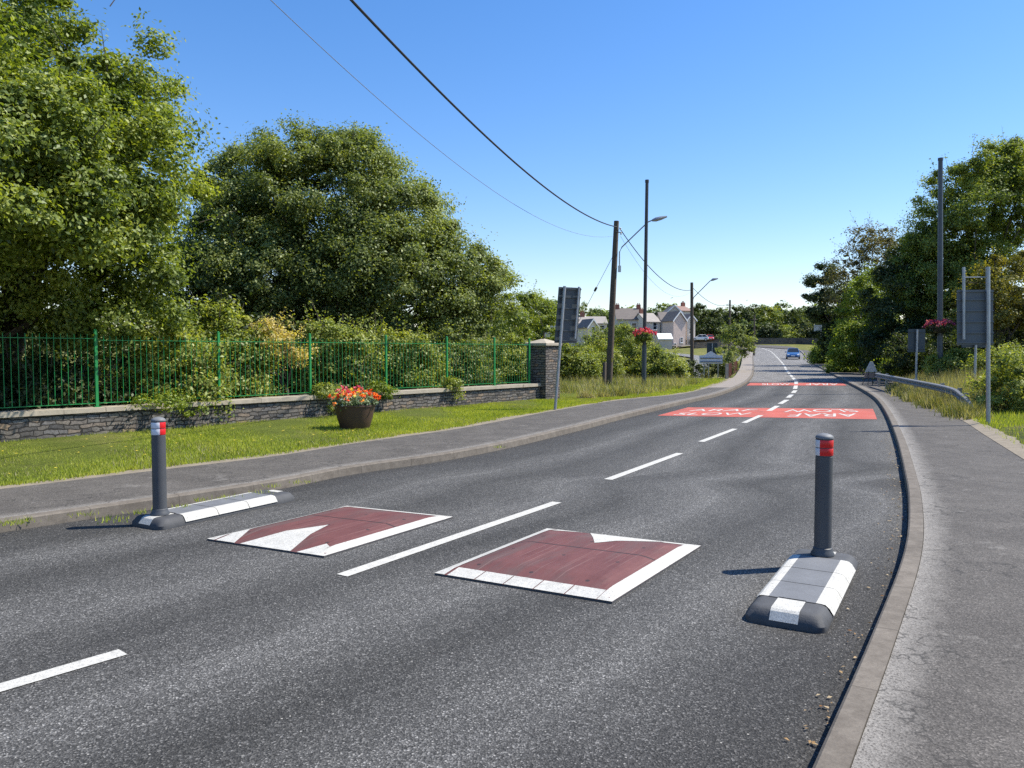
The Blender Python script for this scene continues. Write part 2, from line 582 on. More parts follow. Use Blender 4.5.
class MB:
    def __init__(self):
        self.v = []
        self.f = []
        self.uv = []
        self.mi = []

    def add(self, vs, fs, uvs=None, mi=0):
        b = len(self.v)
        self.v += [tuple(x) for x in vs]
        for k, f in enumerate(fs):
            self.f.append([b + i for i in f])
            self.mi.append(mi)
            if uvs is not None:
                self.uv.append([uvs[i] for i in f])
            else:
                self.uv.append([(0, 0)] * len(f))

    def box(self, c, s, rz=0, mi=0, tilt=None, uvw=True):
        cx, cy, cz = c
        sx, sy, sz = s[0] / 2, s[1] / 2, s[2] / 2
        co, si = math.cos(rz), math.sin(rz)
        faces = [((-1, -1, -1), (1, -1, -1), (1, -1, 1), (-1, -1, 1)), ((1, -1, -1), (1, 1, -1), (1, 1, 1), (1, -1, 1)),
                 ((1, 1, -1), (-1, 1, -1), (-1, 1, 1), (1, 1, 1)), ((-1, 1, -1), (-1, -1, -1), (-1, -1, 1), (-1, 1, 1)),
                 ((-1, -1, 1), (1, -1, 1), (1, 1, 1), (-1, 1, 1)), ((-1, 1, -1), (1, 1, -1), (1, -1, -1), (-1, -1, -1))]
        vid = {}
        vs = []
        for k in [(a, b, cc) for a in (-1, 1) for b in (-1, 1) for cc in (-1, 1)]:
            x, y, z = k[0] * sx, k[1] * sy, k[2] * sz
            p = Vector((x * co - y * si, x * si + y * co, z))
            if tilt is not None:
                p = tilt @ p
            vid[k] = len(vs)
            vs.append((p.x + cx, p.y + cy, p.z + cz))
        b = len(self.v)
        self.v += vs
        for fi, f in enumerate(faces):
            self.f.append([b + vid[k] for k in f])
            self.mi.append(mi)
            uv = []
            for k in f:
                if fi in (0, 2):
                    uv.append((k[0] * sx + cx, k[2] * sz + cz))
                elif fi in (1, 3):
                    uv.append((k[1] * sy + cy + 3.3, k[2] * sz + cz))
                else:
                    uv.append((k[0] * sx, k[1] * sy))
            self.uv.append(uv)
        return self

    def tube(self, pts, rad, n=8, mi=0, cap=True):
        pts = [Vector(p) for p in pts]
        if not hasattr(rad, '__len__'):
            rad = [rad] * len(pts)
        rings = []
        vs = []
        up = Vector((0, 0, 1))
        for i, p in enumerate(pts):
            d = (pts[min(i + 1, len(pts) - 1)] - pts[max(i - 1, 0)]).normalized()
            a = Vector((1, 0, 0)) if abs(d.z) > .95 else up
            x = d.cross(a).normalized()
            y = d.cross(x).normalized()
            rings.append(len(vs))
            for k in range(n):
                t = 2 * math.pi * k / n
                vs.append(p + (x * math.cos(t) + y * math.sin(t)) * rad[i])
        fs = []
        for i in range(len(pts) - 1):
            for k in range(n):
                a = i * n + k
                b = i * n + (k + 1) % n
                fs.append((a, b, b + n, a + n))
        if cap:
            fs.append(tuple(range(n))[::-1])
            fs.append(tuple((len(pts) - 1) * n + k for k in range(n)))
        self.add(vs, fs, None, mi)
        return self

    def lathe(self, prof, c=(0, 0, 0), n=24, a0=0, a1=2 * math.pi, mi=0, mifn=None, jit=None):
        full = abs(a1 - a0 - 2 * math.pi) < 1e-6
        m = n if full else n + 1
        vs = []
        for r, z in prof:
            for k in range(m):
                t = a0 + (a1 - a0) * k / n
                vs.append((c[0] + r * math.cos(t), c[1] + r * math.sin(t), c[2] + z))
        fs = []
        for i in range(len(prof) - 1):
            for k in range(n):
                k2 = (k + 1) % m
                fs.append((i * m + k, i * m + k2, (i + 1) * m + k2, (i + 1) * m + k))
        self.add(vs, fs, None, mi)
        return self

    def grid(self, fn, nu, nv, mi=0):
        """fn(s,t)->(pos, uv)"""
        vs = []
        uvs = []
        for j in range(nv + 1):
            for i in range(nu + 1):
                p, uv = fn(i / nu, j / nv)
                vs.append(p)
                uvs.append(uv)
        fs = []
        for j in range(nv):
            for i in range(nu):
                a = j * (nu + 1) + i
                fs.append((a, a + 1, a + nu + 2, a + nu + 1))
        self.add(vs, fs, uvs, mi)
        return self

    def build(self, name, mats, parent=None, origin=None, smooth=False, bevel=0):
        if not isinstance(mats, (list, tuple)):
            mats = [mats]
        o0 = Vector(origin) if origin is not None else (root_loc(parent) if parent else Vector((0, 0, 0)))
        me = bpy.data.meshes.new(name)
        me.from_pydata([(x - o0.x, y - o0.y, z - o0.z) for x, y, z in self.v], [], self.f)
        for m in mats:
            me.materials.append(m)
        me.polygons.foreach_set('material_index', self.mi)
        ul = me.uv_layers.new(name='uv')
        flat = np.array([c for f in self.uv for c in f], 'f').ravel()
        ul.data.foreach_set('uv', flat)
        if smooth:
            me.polygons.foreach_set('use_smooth', [True] * len(me.polygons))
        me.update()
        o = bpy.data.objects.new(name, me)
        COL.objects.link(o)
        if parent:
            o.parent = parent
        elif origin is not None:
            o.location = o0
        if smooth:
            md = o.modifiers.new('es', 'EDGE_SPLIT')
            md.split_angle = R(38)
        if bevel:
            md = o.modifiers.new('bv', 'BEVEL')
            md.width = bevel
            md.segments = 2
            md.limit_method = 'ANGLE'
        return o


def root_loc(o):
    while o.parent:
        o = o.parent
    return Vector(o.location)


def tag(o, label=None, cat=None, group=None, kind=None):
    if label:
        o['label'] = label
    if cat:
        o['category'] = cat
    if group:
        o['group'] = group
    if kind:
        o['kind'] = kind
    return o


def thing(name, label, cat, loc, group=None):
    o = bpy.data.objects.new(name, None)
    o.empty_display_size = .2
    COL.objects.link(o)
    o.location = loc
    return tag(o, label, cat, group)


def structure(o):
    o['kind'] = 'structure'
    return o


# ------------------------------------------------------------------ ground, road, pavements
def rows(y0, y1):
    out = [y0]
    while out[-1] < y1:
        y = out[-1]
        out.append(y + (.3 if y < 30 else .6 if y < 60 else 1.5))
    out[-1] = y1
    return np.array(out)


YS = rows(-8, 180)


def strip(name, mat, fa, fb, z_a, z_b, ys=YS, nseg=1, extra_uv=0.0, zfun=None, jitter=None):
    """surface between two point functions of Y; uv = (metres across, metres along)"""
    A = fa(ys)
    B = fb(ys)
    m = MB()
    vs = []
    uvs = []
    L = np.concatenate([[0], np.cumsum(np.hypot(np.diff(A[0]), np.diff(A[1])))])
    for i in range(len(ys)):
        wdt = math.hypot(B[0][i] - A[0][i], B[1][i] - A[1][i])
        # across distance measured square to the road, not along the row
        j = min(i, len(ys) - 2)
        dx, dy = A[0][j + 1] - A[0][j], A[1][j + 1] - A[1][j]
        l = math.hypot(dx, dy)
        perp = abs((B[0][i] - A[0][i]) * dy - (B[1][i] - A[1][i]) * dx) / l
        for k in range(nseg + 1):
            t = k / nseg
            x = A[0][i] * (1 - t) + B[0][i] * t
            y = A[1][i] * (1 - t) + B[1][i] * t
            z = float(zr(y)) + z_a * (1 - t) + z_b * t
            if zfun:
                z += zfun(t, x, y)
            vs.append((x, y, z))
            uvs.append((perp * t + extra_uv, L[i]))
    fs = []
    w = nseg + 1
    for i in range(len(ys) - 1):
        for k in range(nseg):
            a = i * w + k
            fs.append((a, a + 1, a + w + 1, a + w))
    m.add(vs, fs, uvs)
    return m


def off(curve, d):
    """offset a curve to its right (+) by d metres"""
    def f(ys):
        x = curve(ys)
        dx = np.gradient(x, ys)
        l = np.hypot(dx, 1)
        return np.array([x + d / l, ys - d * dx / l])
    return f


# terrain
def build_ground():
    ys = np.concatenate([np.arange(-60, 60, 3), np.arange(60, 260, 5), np.arange(260, 700, 30), np.arange(700, 2600, 150)])
    xs = np.concatenate([np.arange(-1500, -150, 150), np.arange(-150, -40, 10), np.arange(-40, 80, 2.5), np.arange(80, 200, 10), np.arange(200, 1700, 150)])
    X, Y = np.meshgrid(xs, ys)
    Z = G(X, Y)
    inside = sstep(-6, 0, X - XLP(np.clip(Y, -8, 178))) * (1 - sstep(0, 6, X - XRP(np.clip(Y, -8, 178))))
    # the wooded plot behind the wall lies a little higher
    Z = Z - .22 * inside - .06
    m = MB()
    nx = len(xs)
    m.add(list(zip(X.ravel(), Y.ravel(), Z.ravel())),
          [(j * nx + i, j * nx + i + 1, (j + 1) * nx + i + 1, (j + 1) * nx + i) for j in range(len(ys) - 1) for i in range(nx - 1)])
    structure(m.build('ground', M['field']))


build_ground()
camber = lambda t, x, y: .05 * math.sin(math.pi * t) - .0
structure(strip('road', M['asphalt'], off(XL, 0), off(XR, 0), 0, 0, nseg=14, zfun=None).build('road', M['asphalt']))

LAWN_WALL = lambda ys: None
A0 = Vector((-8.95, 13.4))
AD = Vector((9.95, 12.2)).normalized()
WL = 15.74


def wall_pt(t):  # t in metres along from A0
    return A0 + AD * t


def wall_x(Y):
    return -8.95 + (np.asarray(Y, float) - 13.4) * 9.95 / 12.2


# kerbs: face, top
def kerb(name, c, side, h=.11):
    """side -1: pavement on the left of the curve, +1: on the right"""
    m = MB()
    for (d0, z0, d1, z1) in ((0, -.05, side * .012, h - .012), (side * .012, h - .012, side * .026, h), (side * .026, h, side * .135, h + .002),
                             (side * .135, h + .002, side * .137, -.05)):
        s = strip('k', None, off(c, d0), off(c, d1), z0, z1, extra_uv=d0)
        m.add(s.v, s.f, None)
        m.uv[-len(s.f):] = s.uv
    return structure(m.build(name, M['kerb']))


kerb('kerb_left', XL, -1)
kerb('kerb_right', XR, 1)


def xf(c):
    return lambda ys: np.array([c(ys), ys])


structure(strip('pavement_left', None, off(XL, -.139), xf(XLP), .104, .10, nseg=4).build('pavement_left', M['pavement']))
structure(strip('pavement_right', None, off(XR, .139), xf(XRP), .104, .10, nseg=6).build('pavement_right', M['pavement']))

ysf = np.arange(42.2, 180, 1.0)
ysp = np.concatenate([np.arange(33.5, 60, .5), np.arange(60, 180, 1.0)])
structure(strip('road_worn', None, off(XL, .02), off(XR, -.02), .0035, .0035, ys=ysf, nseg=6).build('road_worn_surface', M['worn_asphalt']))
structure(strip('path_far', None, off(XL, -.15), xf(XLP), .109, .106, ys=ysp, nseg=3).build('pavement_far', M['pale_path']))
# left lawn (soil edge first)
rngs = random.Random(4)


def jit_curve(c, amp, seed, d0=0.0):
    rr = np.random.default_rng(seed)
    ph = rr.uniform(0, 6, 6)

    def f(ys):
        o = d0 + amp * sum(np.sin(ys * k + p) / (1 + i * .5) for i, (k, p) in enumerate(zip((.7, 1.7, 3.1, 5.3, 8.9, 13.0), ph))) / 2
        x = c(ys) + o
        return np.array([x, ys])
    return f


ysl = np.arange(-8, 46, .12)
structure(strip('verge_soil', None, xf(XLP), jit_curve(XLP, .0, 3, -.9), .100, .075, ys=ysl).build('verge_soil', M['soil']))


def wallx_f(ys):
    x = np.where(ys < 26.2, wall_x(ys) - .2, np.minimum(wall_x(26.2) - .2 + (ys - 26.2) * -.9, XLP(ys) - 1))
    return np.array([x, ys])


structure(strip('lawn', None, jit_curve(XLP, .17, 5, -.36), wallx_f, .088, .125, ys=ysl, nseg=8,
                zfun=lambda t, x, y: .03 * math.sin(x * 1.7 + y * .6) * math.sin(t * math.pi)).build('lawn', M['lawn_soil']))

# right verge
ysr = np.arange(3, 60, .15)
structure(strip('verge_right', None, xf(XRP), lambda ys: np.array([XRP(ys) + 9, ys]), .098, .5, ys=ysr, nseg=8).build('verge_right', M['ground']))
structure(strip('verge_edge', None, jit_curve(XRP, 0, 1, -.02), jit_curve(XRP, .10, 9, .30), .106, .150, ys=np.arange(5, 40, .12)).build('verge_edge', M['soil']))

# woodland floor behind the wall
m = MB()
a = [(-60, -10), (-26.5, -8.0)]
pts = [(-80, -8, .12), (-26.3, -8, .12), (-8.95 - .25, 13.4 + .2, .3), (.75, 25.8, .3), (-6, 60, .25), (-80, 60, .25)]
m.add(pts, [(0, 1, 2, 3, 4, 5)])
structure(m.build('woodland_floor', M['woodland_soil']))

# side lane
def ribbon(pts, w, z, mat, name):
    m = MB()
    vs = []
    pts = [Vector((p[0], p[1])) for p in pts]
    dense = []
    for i in range(len(pts) - 1):
        for k in range(8):
            p0, p1, p2, p3 = pts[max(i - 1, 0)], pts[i], pts[i + 1], pts[min(i + 2, len(pts) - 1)]
            t = k / 8
            dense.append(.5 * ((2 * p1) + (p2 - p0) * t + (2 * p0 - 5 * p1 + 4 * p2 - p3) * t * t + (3 * p1 - p0 - 3 * p2 + p3) * t ** 3))
    dense.append(pts[-1])
    uvs = []
    for i, p in enumerate(dense):
        d = (dense[min(i + 1, len(dense) - 1)] - dense[max(i - 1, 0)]).normalized()
        n = Vector((d.y, -d.x))
        for s in (-1, 1):
            q = p + n * w / 2 * s
            vs.append((q.x, q.y, float(G(q.x, q.y)) + z))
            uvs.append((s * w / 2, i * .5))
    m.add(vs, [(2 * i, 2 * i + 1, 2 * i + 3, 2 * i + 2) for i in range(len(dense) - 1)], uvs)
    return structure(m.build(name, mat))


ribbon([(9.6, 45), (11.2, 55), (15.3, 68), (19.5, 82), (24, 98), (27, 110), (26, 128), (22, 150)], 3.2, .1, M['lane_asphalt'], 'side_lane')

# ------------------------------------------------------------------ road markings
def marking(name, a, b, w=.11, z=.005, seg=4):
    m = MB()
    A = Vector(Pg(*a))
    B = Vector(Pg(*b))
    d = (B - A).normalized()
    n = Vector((d.y, -d.x)) * w / 2
    vs = []
    for k in range(seg + 1):
        p = A.lerp(B, k / seg)
        for s in (-1, 1):
            q = p + n * s
            vs.append((q.x, q.y, float(zr(q.y)) + z))
    m.add(vs, [(2 * i, 2 * i + 1, 2 * i + 3, 2 * i + 2) for i in range(seg)])
    return structure(m.build(name, M['white_paint']))


for a, b, w in [((-110, 722), (123, 653), .115), ((342, 576.5), (557, 502.5), .115), ((608, 480), (680, 453.5), .12),
                ((701, 442), (735, 429), .12), ((744, 423), (761, 415.5), .13), ((769, 411), (777.5, 406), .15), ((780, 404), (787, 400), .16),
                ((788, 397.8), (792, 394.6), .16), ((793, 393), (795.5, 390.5), .17), ((795, 389), (796, 385.5), .18)]:
    marking('road_marking', a, b, w)
cl = Curve1([Pg(*p) for p in [(796, 385), (796, 382), (793, 378), (787, 371), (783, 364), (775.6, 356)]] + [(47.0, 140), (49.4, 150), (51, 160), (48.5, 168)])
y = cl.y[0] + .8
k = 0
while y < 162:
    y1 = y + 4.2
    m = strip('mk', None, off(cl, -.09), off(cl, .09), .011, .011, ys=np.linspace(y, y1, 5))
    structure(m.build('road_marking', M['white_paint']))
    y = y1 + 1.2

# red bands
def band(y0f, y1f, name, z=.005, l0=.25, r0=.25):
    ys = np.linspace(0, 1, 20)
    m = MB()
    vs = []
    n = 24
    for j in range(3):
        for i in range(n + 1):
            s = i / n
            Y = (y0f(s) * (1 - j / 2) + y1f(s) * j / 2)
            xl = float(XL(Y)) + l0
            xr = float(XR(Y)) - r0
            x = xl * (1 - s) + xr * s
            vs.append((x, Y, float(zr(Y)) + z))
    m.add(vs, [(j * (n + 1) + i, j * (n + 1) + i + 1, (j + 1) * (n + 1) + i + 1, (j + 1) * (n + 1) + i) for j in range(2) for i in range(n)])
    return structure(m.build(name, M['red_band']))


yb0, yb1 = P(760, 418.2)[1], P(760, 408.3)[1]
# the band's near edge runs from (652,415.5) to (880,419)
ya0, ya1 = P(652, 415.7)[1], P(880, 419.5)[1]
yc0, yc1 = P(690, 407.5)[1], P(875, 409)[1]
band(lambda s: ya0 * (1 - s) + ya1 * s, lambda s: yc0 * (1 - s) + yc1 * s, 'red_road_band', .0045, .55, .25)
yd0, yd1 = P(800, 385.6)[1], P(800, 383.0)[1]
band(lambda s: yd0, lambda s: yd1, 'red_road_band', .0075, .15, .2)


def road_text(txt, px0, px1, py_bot, py_top, flip, name):
    """letters laid on the red band; px/py give the ground quad"""
    cu = bpy.data.curves.new('t', 'FONT')
    cu.body = txt
    cu.align_x = 'LEFT'
    ob = bpy.data.objects.new('t', cu)
    COL.objects.link(ob)
    dg = bpy.context.evaluated_depsgraph_get()
    me = bpy.data.meshes.new_from_object(ob.evaluated_get(dg))
    COL.objects.unlink(ob)
    bpy.data.objects.remove(ob)
    co = np.array([v.co[:] for v in me.vertices])
    mn, mx = co.min(0), co.max(0)
    s = (co[:, 0] - mn[0]) / (mx[0] - mn[0])
    t = (co[:, 1] - mn[1]) / (mx[1] - mn[1])
    if flip:
        s, t = 1 - s, 1 - t
    q = [Vector(P(px0[0], py_bot)), Vector(P(px1[0], py_bot)), Vector(P(px1[1], py_top)), Vector(P(px0[1], py_top))]
    fat = []
    vs = []
    for a, b in zip(s, t):
        p = q[0] * (1 - a) * (1 - b) + q[1] * a * (1 - b) + q[2] * a * b + q[3] * (1 - a) * b
        vs.append((p.x, p.y, .009))
    for v, c in zip(me.vertices, vs):
        v.co = c
    me.materials.clear()
    me.materials.append(M['white_paint'])
    o = bpy.data.objects.new(name, me)
    COL.objects.link(o)
    md = o.modifiers.new('so', 'SOLIDIFY')
    md.thickness = .004
    return structure(o)


road_text('SLOW', (672, 682), (748, 752), 415.2, 413.0, False, 'road_marking_slow')
road_text('ARAF', (688, 694), (750, 758), 411.3, 409.4, False, 'road_marking_slow')
road_text('ARAF', (787, 792), (858, 856), 416.8, 413.8, True, 'road_marking_slow')
road_text('SLOW', (784, 786), (860, 852), 412.2, 409.6, True, 'road_marking_slow')
yt0, yt1 = P(800, 385.3)[1], P(800, 383.5)[1]
for a, b, t, fl in ((762, 790, 'SLOW', False), (806, 838, 'ARAF', True)):
    road_text(t, (a, a), (b, b), 385.2, 383.5, fl, 'road_marking_slow')

# ------------------------------------------------------------------ speed cushions
def cushion(corn, arrow_end, label):
    c = [Vector(P(*p)) for p in corn]  # NL NR FR FL

    def bil(s, t):
        return c[0] * (1 - s) * (1 - t) + c[1] * s * (1 - t) + c[2] * s * t + c[3] * (1 - s) * t
    ws = (c[1] - c[0]).length
    ls = (c[3] - c[0]).length

    def hz(s, t):
        e = min(s * ws / .22, (1 - s) * ws / .22, t * ls / .36, (1 - t) * ls / .36, 1)
        return .014 + .054 * max(0, e)

    def fn(s, t):
        p = bil(s, t)
        return (p.x, p.y, hz(s, t)), (s * ws, t * ls)
    ctr = bil(.5, .5)
    th = thing('speed_cushion', label, 'speed cushion', (ctr.x, ctr.y, 0))
    m = MB()
    m.grid(fn, 30, 30)
    # vertical skirts
    for k in range(4):
        a, b = [(0, 0), (1, 0), (1, 1), (0, 1)][k], [(1, 0), (1, 1), (0, 1), (0, 0)][k]
        pa, pb = bil(*a), bil(*b)
        m.add([(pa.x, pa.y, -.01), (pb.x, pb.y, -.01), (pb.x, pb.y, .014), (pa.x, pa.y, .014)], [(0, 1, 2, 3)], None, 1)
    m.build('rubber_top', [M['maroon'], M['rubber']], th)

    def patch(poly, name):
        """poly in (s,t): quad or triangle, gridded onto the surface"""
        mm = MB()
        p = [Vector(q) for q in poly]
        if len(p) == 3:
            p.append(p[2])

        def f2(a, b):
            q = p[0] * (1 - a) * (1 - b) + p[1] * a * (1 - b) + p[2] * a * b + p[3] * (1 - a) * b
            w = bil(q.x, q.y)
            return (w.x, w.y, hz(q.x, q.y) + .003), (q.x * ws, q.y * ls)
        mm.grid(f2, 14, 14)
        return mm.build(name, M['white_paint'], th)
    bs, bt = .11 / ws, .15 / ls
    patch([(.0, .0), (bs * .8, 0), (bs * .8, 1), (0, 1)], 'white_edge')
    patch([(1 - bs, .0), (1, 0), (1, 1), (1 - bs, 1)], 'white_edge')
    if arrow_end == 'near':
        patch([(bs, 1 - bt * .55), (1 - bs, 1 - bt * .55), (1 - bs, 1), (bs, 1)], 'white_edge')
        patch([(bs, 0), (.25, 0), (.12, .20), (bs, .24)], 'white_edge')
        patch([(.30, 0), (.73, 0), (.52, .42)], 'white_arrow')
        patch([(.78, 0), (1 - bs, 0), (1 - bs, bt * 1.2), (.86, bt * 1.5)], 'white_edge')
    else:
        for kk in range(5):
            sa, sb = bs + (1 - 2 * bs) * kk / 5 + .003, bs + (1 - 2 * bs) * (kk + 1) / 5 - .003
            patch([(sa, 0), (sb, 0), (sb, bt), (sa, bt)], 'white_edge')
        patch([(.08, 1), (.25, 1), (bs, .93), (bs, .96)], 'white_edge')
        patch([(.30, 1), (.80, 1), (.50, .70)], 'white_arrow')
        patch([(.72, 1), (1 - bs, 1), (1 - bs, .95), (.80, .95)], 'white_edge')
    return th


cushion([(434.5, 575), (612, 604), (701, 547.5), (547, 530)], 'far', 'maroon rubber speed cushion with full white border, right of the centre line')
cushion([(207, 540.5), (324, 558), (453, 518.3), (347, 507.3)], 'near', 'maroon rubber speed cushion with white triangle, left of the centre line')

# ------------------------------------------------------------------ kerb islands and bollards
ISL_L, ISL_W, ISL_H = 1.74, .49, .098
ROADDIR = math.atan2(.864, .504)


def rrect(L, Wd, r, n=5):
    pts = []
    for cx, cy, a0 in ((L / 2 - r, Wd / 2 - r, 0), (-L / 2 + r, Wd / 2 - r, 90), (-L / 2 + r, -Wd / 2 + r, 180), (L / 2 - r, -Wd / 2 + r, 270)):
        for k in range(n + 1):
            a = R(a0 + 90 * k / n)
            pts.append((cx + r * math.cos(a), cy + r * math.sin(a)))
    return pts


def island(loc, rz, label):
    th = thing('kerb_island', label, 'traffic island', (loc[0], loc[1], 0))
    co, si = math.cos(rz), math.sin(rz)

    def T(x, y, z):
        return (loc[0] + x * co - y * si, loc[1] + x * si + y * co, z)
    m = MB()
    prof = [(0, 0, .075), (0, .035, .075), (.035, .085, .062), (.055, ISL_H - .004, .05), (.075, ISL_H, .035)]
    vs = []
    n = 0
    for ins, z, r in prof:
        ring = rrect(ISL_L - 2 * ins, ISL_W - 2 * ins, r)
        n = len(ring)
        vs += [T(x, y, z) for x, y in ring]
    fs = [(j * n + i, j * n + (i + 1) % n, (j + 1) * n + (i + 1) % n, (j + 1) * n + i) for j in range(len(prof) - 1) for i in range(n)]
    fs.append(tuple((len(prof) - 1) * n + i for i in range(n)))
    m.add(vs, fs)
    m.build('rubber_body', M['rubber'], th, smooth=True)
    # grey worn top panels, three bolted blocks
    m = MB()
    x0 = -ISL_L / 2 + .30
    for k in range(3):
        xa = x0 + k * .39 + .004
        xb = x0 + (k + 1) * .39 - .004
        m.add([T(xa, -.145, ISL_H + .003), T(xb, -.145, ISL_H + .003), T(xb, .145, ISL_H + .003), T(xa, .145, ISL_H + .003)], [(0, 1, 2, 3)])
    m.build('top_panel', M['rubber_grey'], th)
    for s in (-1, 1):
        m = MB()
        for k in range(3):
            xa = x0 + k * .39 + .003
            xb = x0 + (k + 1) * .39 - .003
            q = [(.145, ISL_H + .004), (.178, ISL_H + .003), (.203, ISL_H - .001), (.2255, .0795), (.2535, .036)]
            vs = []
            for yy, zz in q:
                vs += [T(xa, s * yy, zz), T(xb, s * yy, zz)]
            fs = [(2 * i, 2 * i + 1, 2 * i + 3, 2 * i + 2) for i in range(len(q) - 1)]
            if s > 0:
                fs = [f[::-1] for f in fs]
            m.add(vs, fs)
        m.build('white_side_strip', M['white_paint'], th)
    for s in (-1, 1):
        m = MB()
        h2 = ISL_L / 2
        q = [(h2 - .29, ISL_H + .003), (h2 - .078, ISL_H + .003), (h2 - .054, ISL_H), (h2 - .033, .087), (h2 + .003, .037)] if s > 0 else \
            [(h2 - .15, ISL_H + .003), (h2 - .078, ISL_H + .003), (h2 - .054, ISL_H), (h2 - .033, .087), (h2 + .003, .037)]
        vs = []
        for xx, zz in q:
            vs += [T(s * xx, -.085, zz), T(s * xx, .085, zz)]
        m.add(vs, [(2 * i, 2 * i + 1, 2 * i + 3, 2 * i + 2) for i in range(len(q) - 1)])
        m.build('white_end_patch', M['white_paint'], th)
    for k in range(4):
        m = MB()
        xx = x0 + k * .39
        m.add([T(xx - .003, -.144, ISL_H + .0045), T(xx + .003, -.144, ISL_H + .0045), T(xx + .003, .144, ISL_H + .0045), T(xx - .003, .144, ISL_H + .0045)], [(0, 1, 2, 3)])
        m.build('block_joint', M['rubber'], th)
    return th


def bollard(loc, az_red, label):
    th = thing('bollard', label, 'bollard', (loc[0], loc[1], ISL_H))
    c = (loc[0], loc[1], ISL_H + .004)
    m = MB()
    m.lathe([(.0, 0), (.088, 0), (.088, .012), (.076, .03), (.071, .055), (.0645, .06), (.0645, .775), (.062, .777), (.062, .908), (.0645, .910), (.0645, .915)], c, 32)
    m.build('post', M['bollard'], th, smooth=True)
    m = MB()
    m.lathe([(.0645, .916), (.067, .918), (.067, .928), (.061, .938), (.045, .948), (.024, .954), (.0, .956)], c, 32)
    m.build('cap', M['bollard_cap'], th, smooth=True)
    for z0, z1 in ((.785, .842), (.848, .906)):
        for nm, a0 in (('red_reflector', az_red - math.pi / 2), ('white_reflector', az_red + math.pi / 2)):
            m = MB()
            m.lathe([(.0650, z0), (.0660, z0 + .002), (.0660, z1 - .002), (.0650, z1)], c, 20, a0, a0 + math.pi)
            m.build(nm, M['refl_red' if 'red' in nm else 'refl_white'], th, smooth=True)
    return th


dv = Vector((math.cos(ROADDIR), math.sin(ROADDIR)))
BR = Vector(P(822.5, 554, .105))
c = BR - dv * (ISL_L / 2 - .20)
island(c, ROADDIR + math.pi, 'grey and white rubber kerb island in the right lane, by the right kerb')
bollard(BR, R(-142 + 90), 'charcoal bollard with mostly red reflector, on the right kerb island')
BL = Vector(P(160, 514, .105))
c = BL + dv * (ISL_L / 2 - .17)
island(c, ROADDIR + math.pi, 'grey and white rubber kerb island beside the left kerb')
bollard(BL, R(-54 + 90), 'charcoal bollard with mostly white reflector, on the left kerb island')

# ------------------------------------------------------------------ boundary wall, fence, pillar
def oriented_prism(m, p0, p1, th, z0a, z1a, z0b=None, z1b=None, nseg=1, mi=0, bump=0, seed=1):
    z0b = z0a if z0b is None else z0b
    z1b = z1a if z1b is None else z1b
    p0, p1 = Vector(p0), Vector(p1)
    d = (p1 - p0)
    L = d.length
    d.normalize()
    n = Vector((d.y, -d.x)) * th / 2
    rr = random.Random(seed)
    for k in range(nseg):
        a, b = k / nseg, (k + 1) / nseg
        q0, q1 = p0.lerp(p1, a), p0.lerp(p1, b)
        za0, za1 = z0a + (z0b - z0a) * a, z0a + (z0b - z0a) * b
        zb0, zb1 = z1a + (z1b - z1a) * a, z1a + (z1b - z1a) * b
        u0, u1 = L * a, L * b
        ra, rb = q0 + n, q1 + n
        la, lb = q0 - n, q1 - n
        m.add([(ra.x, ra.y, za0), (rb.x, rb.y, za1), (rb.x, rb.y, zb1), (ra.x, ra.y, zb0)], [(0, 1, 2, 3)], [(u0, za0), (u1, za1), (u1, zb1), (u0, zb0)], mi)
        m.add([(lb.x, lb.y, za1), (la.x, la.y, za0), (la.x, la.y, zb0), (lb.x, lb.y, zb1)], [(0, 1, 2, 3)], [(u1, za1), (u0, za0), (u0, zb0), (u1, zb1)], mi)
        m.add([(ra.x, ra.y, zb0), (rb.x, rb.y, zb1), (lb.x, lb.y, zb1), (la.x, la.y, zb0)], [(0, 1, 2, 3)], [(u0, 0), (u1, 0), (u1, th), (u0, th)], mi)
        if k == 0:
            m.add([(la.x, la.y, za0), (ra.x, ra.y, za0), (ra.x, ra.y, zb0), (la.x, la.y, zb0)], [(0, 1, 2, 3)], [(0, za0), (th, za0), (th, zb0), (0, zb0)], mi)
        if k == nseg - 1:
            m.add([(rb.x, rb.y, za1), (lb.x, lb.y, za1), (lb.x, lb.y, zb1), (rb.x, rb.y, zb1)], [(0, 1, 2, 3)], [(0, za1), (th, za1), (th, zb1), (0, zb1)], mi)


wp0 = wall_pt(-9)
th = thing('stone_wall', 'low dark rubble wall with pale coping stones, carrying the green fence', 'wall', (wp0.x, wp0.y, .05))
m = MB()
oriented_prism(m, wp0, wall_pt(15.4), .34, .02, .545)
m.build('rubble_face', M['stone'], th)
m = MB()
rr = random.Random(7)
t = -9.0
while t < 15.4:
    l = rr.uniform(.7, 1.3)
    t1 = min(t + l, 15.4)
    oriented_prism(m, wall_pt(t + .004), wall_pt(t1 - .004), .44 + rr.uniform(-.01, .01), .546, .635 + rr.uniform(-.008, .008))
    t = t1
m.build('coping', M['coping'], th, bevel=.012)

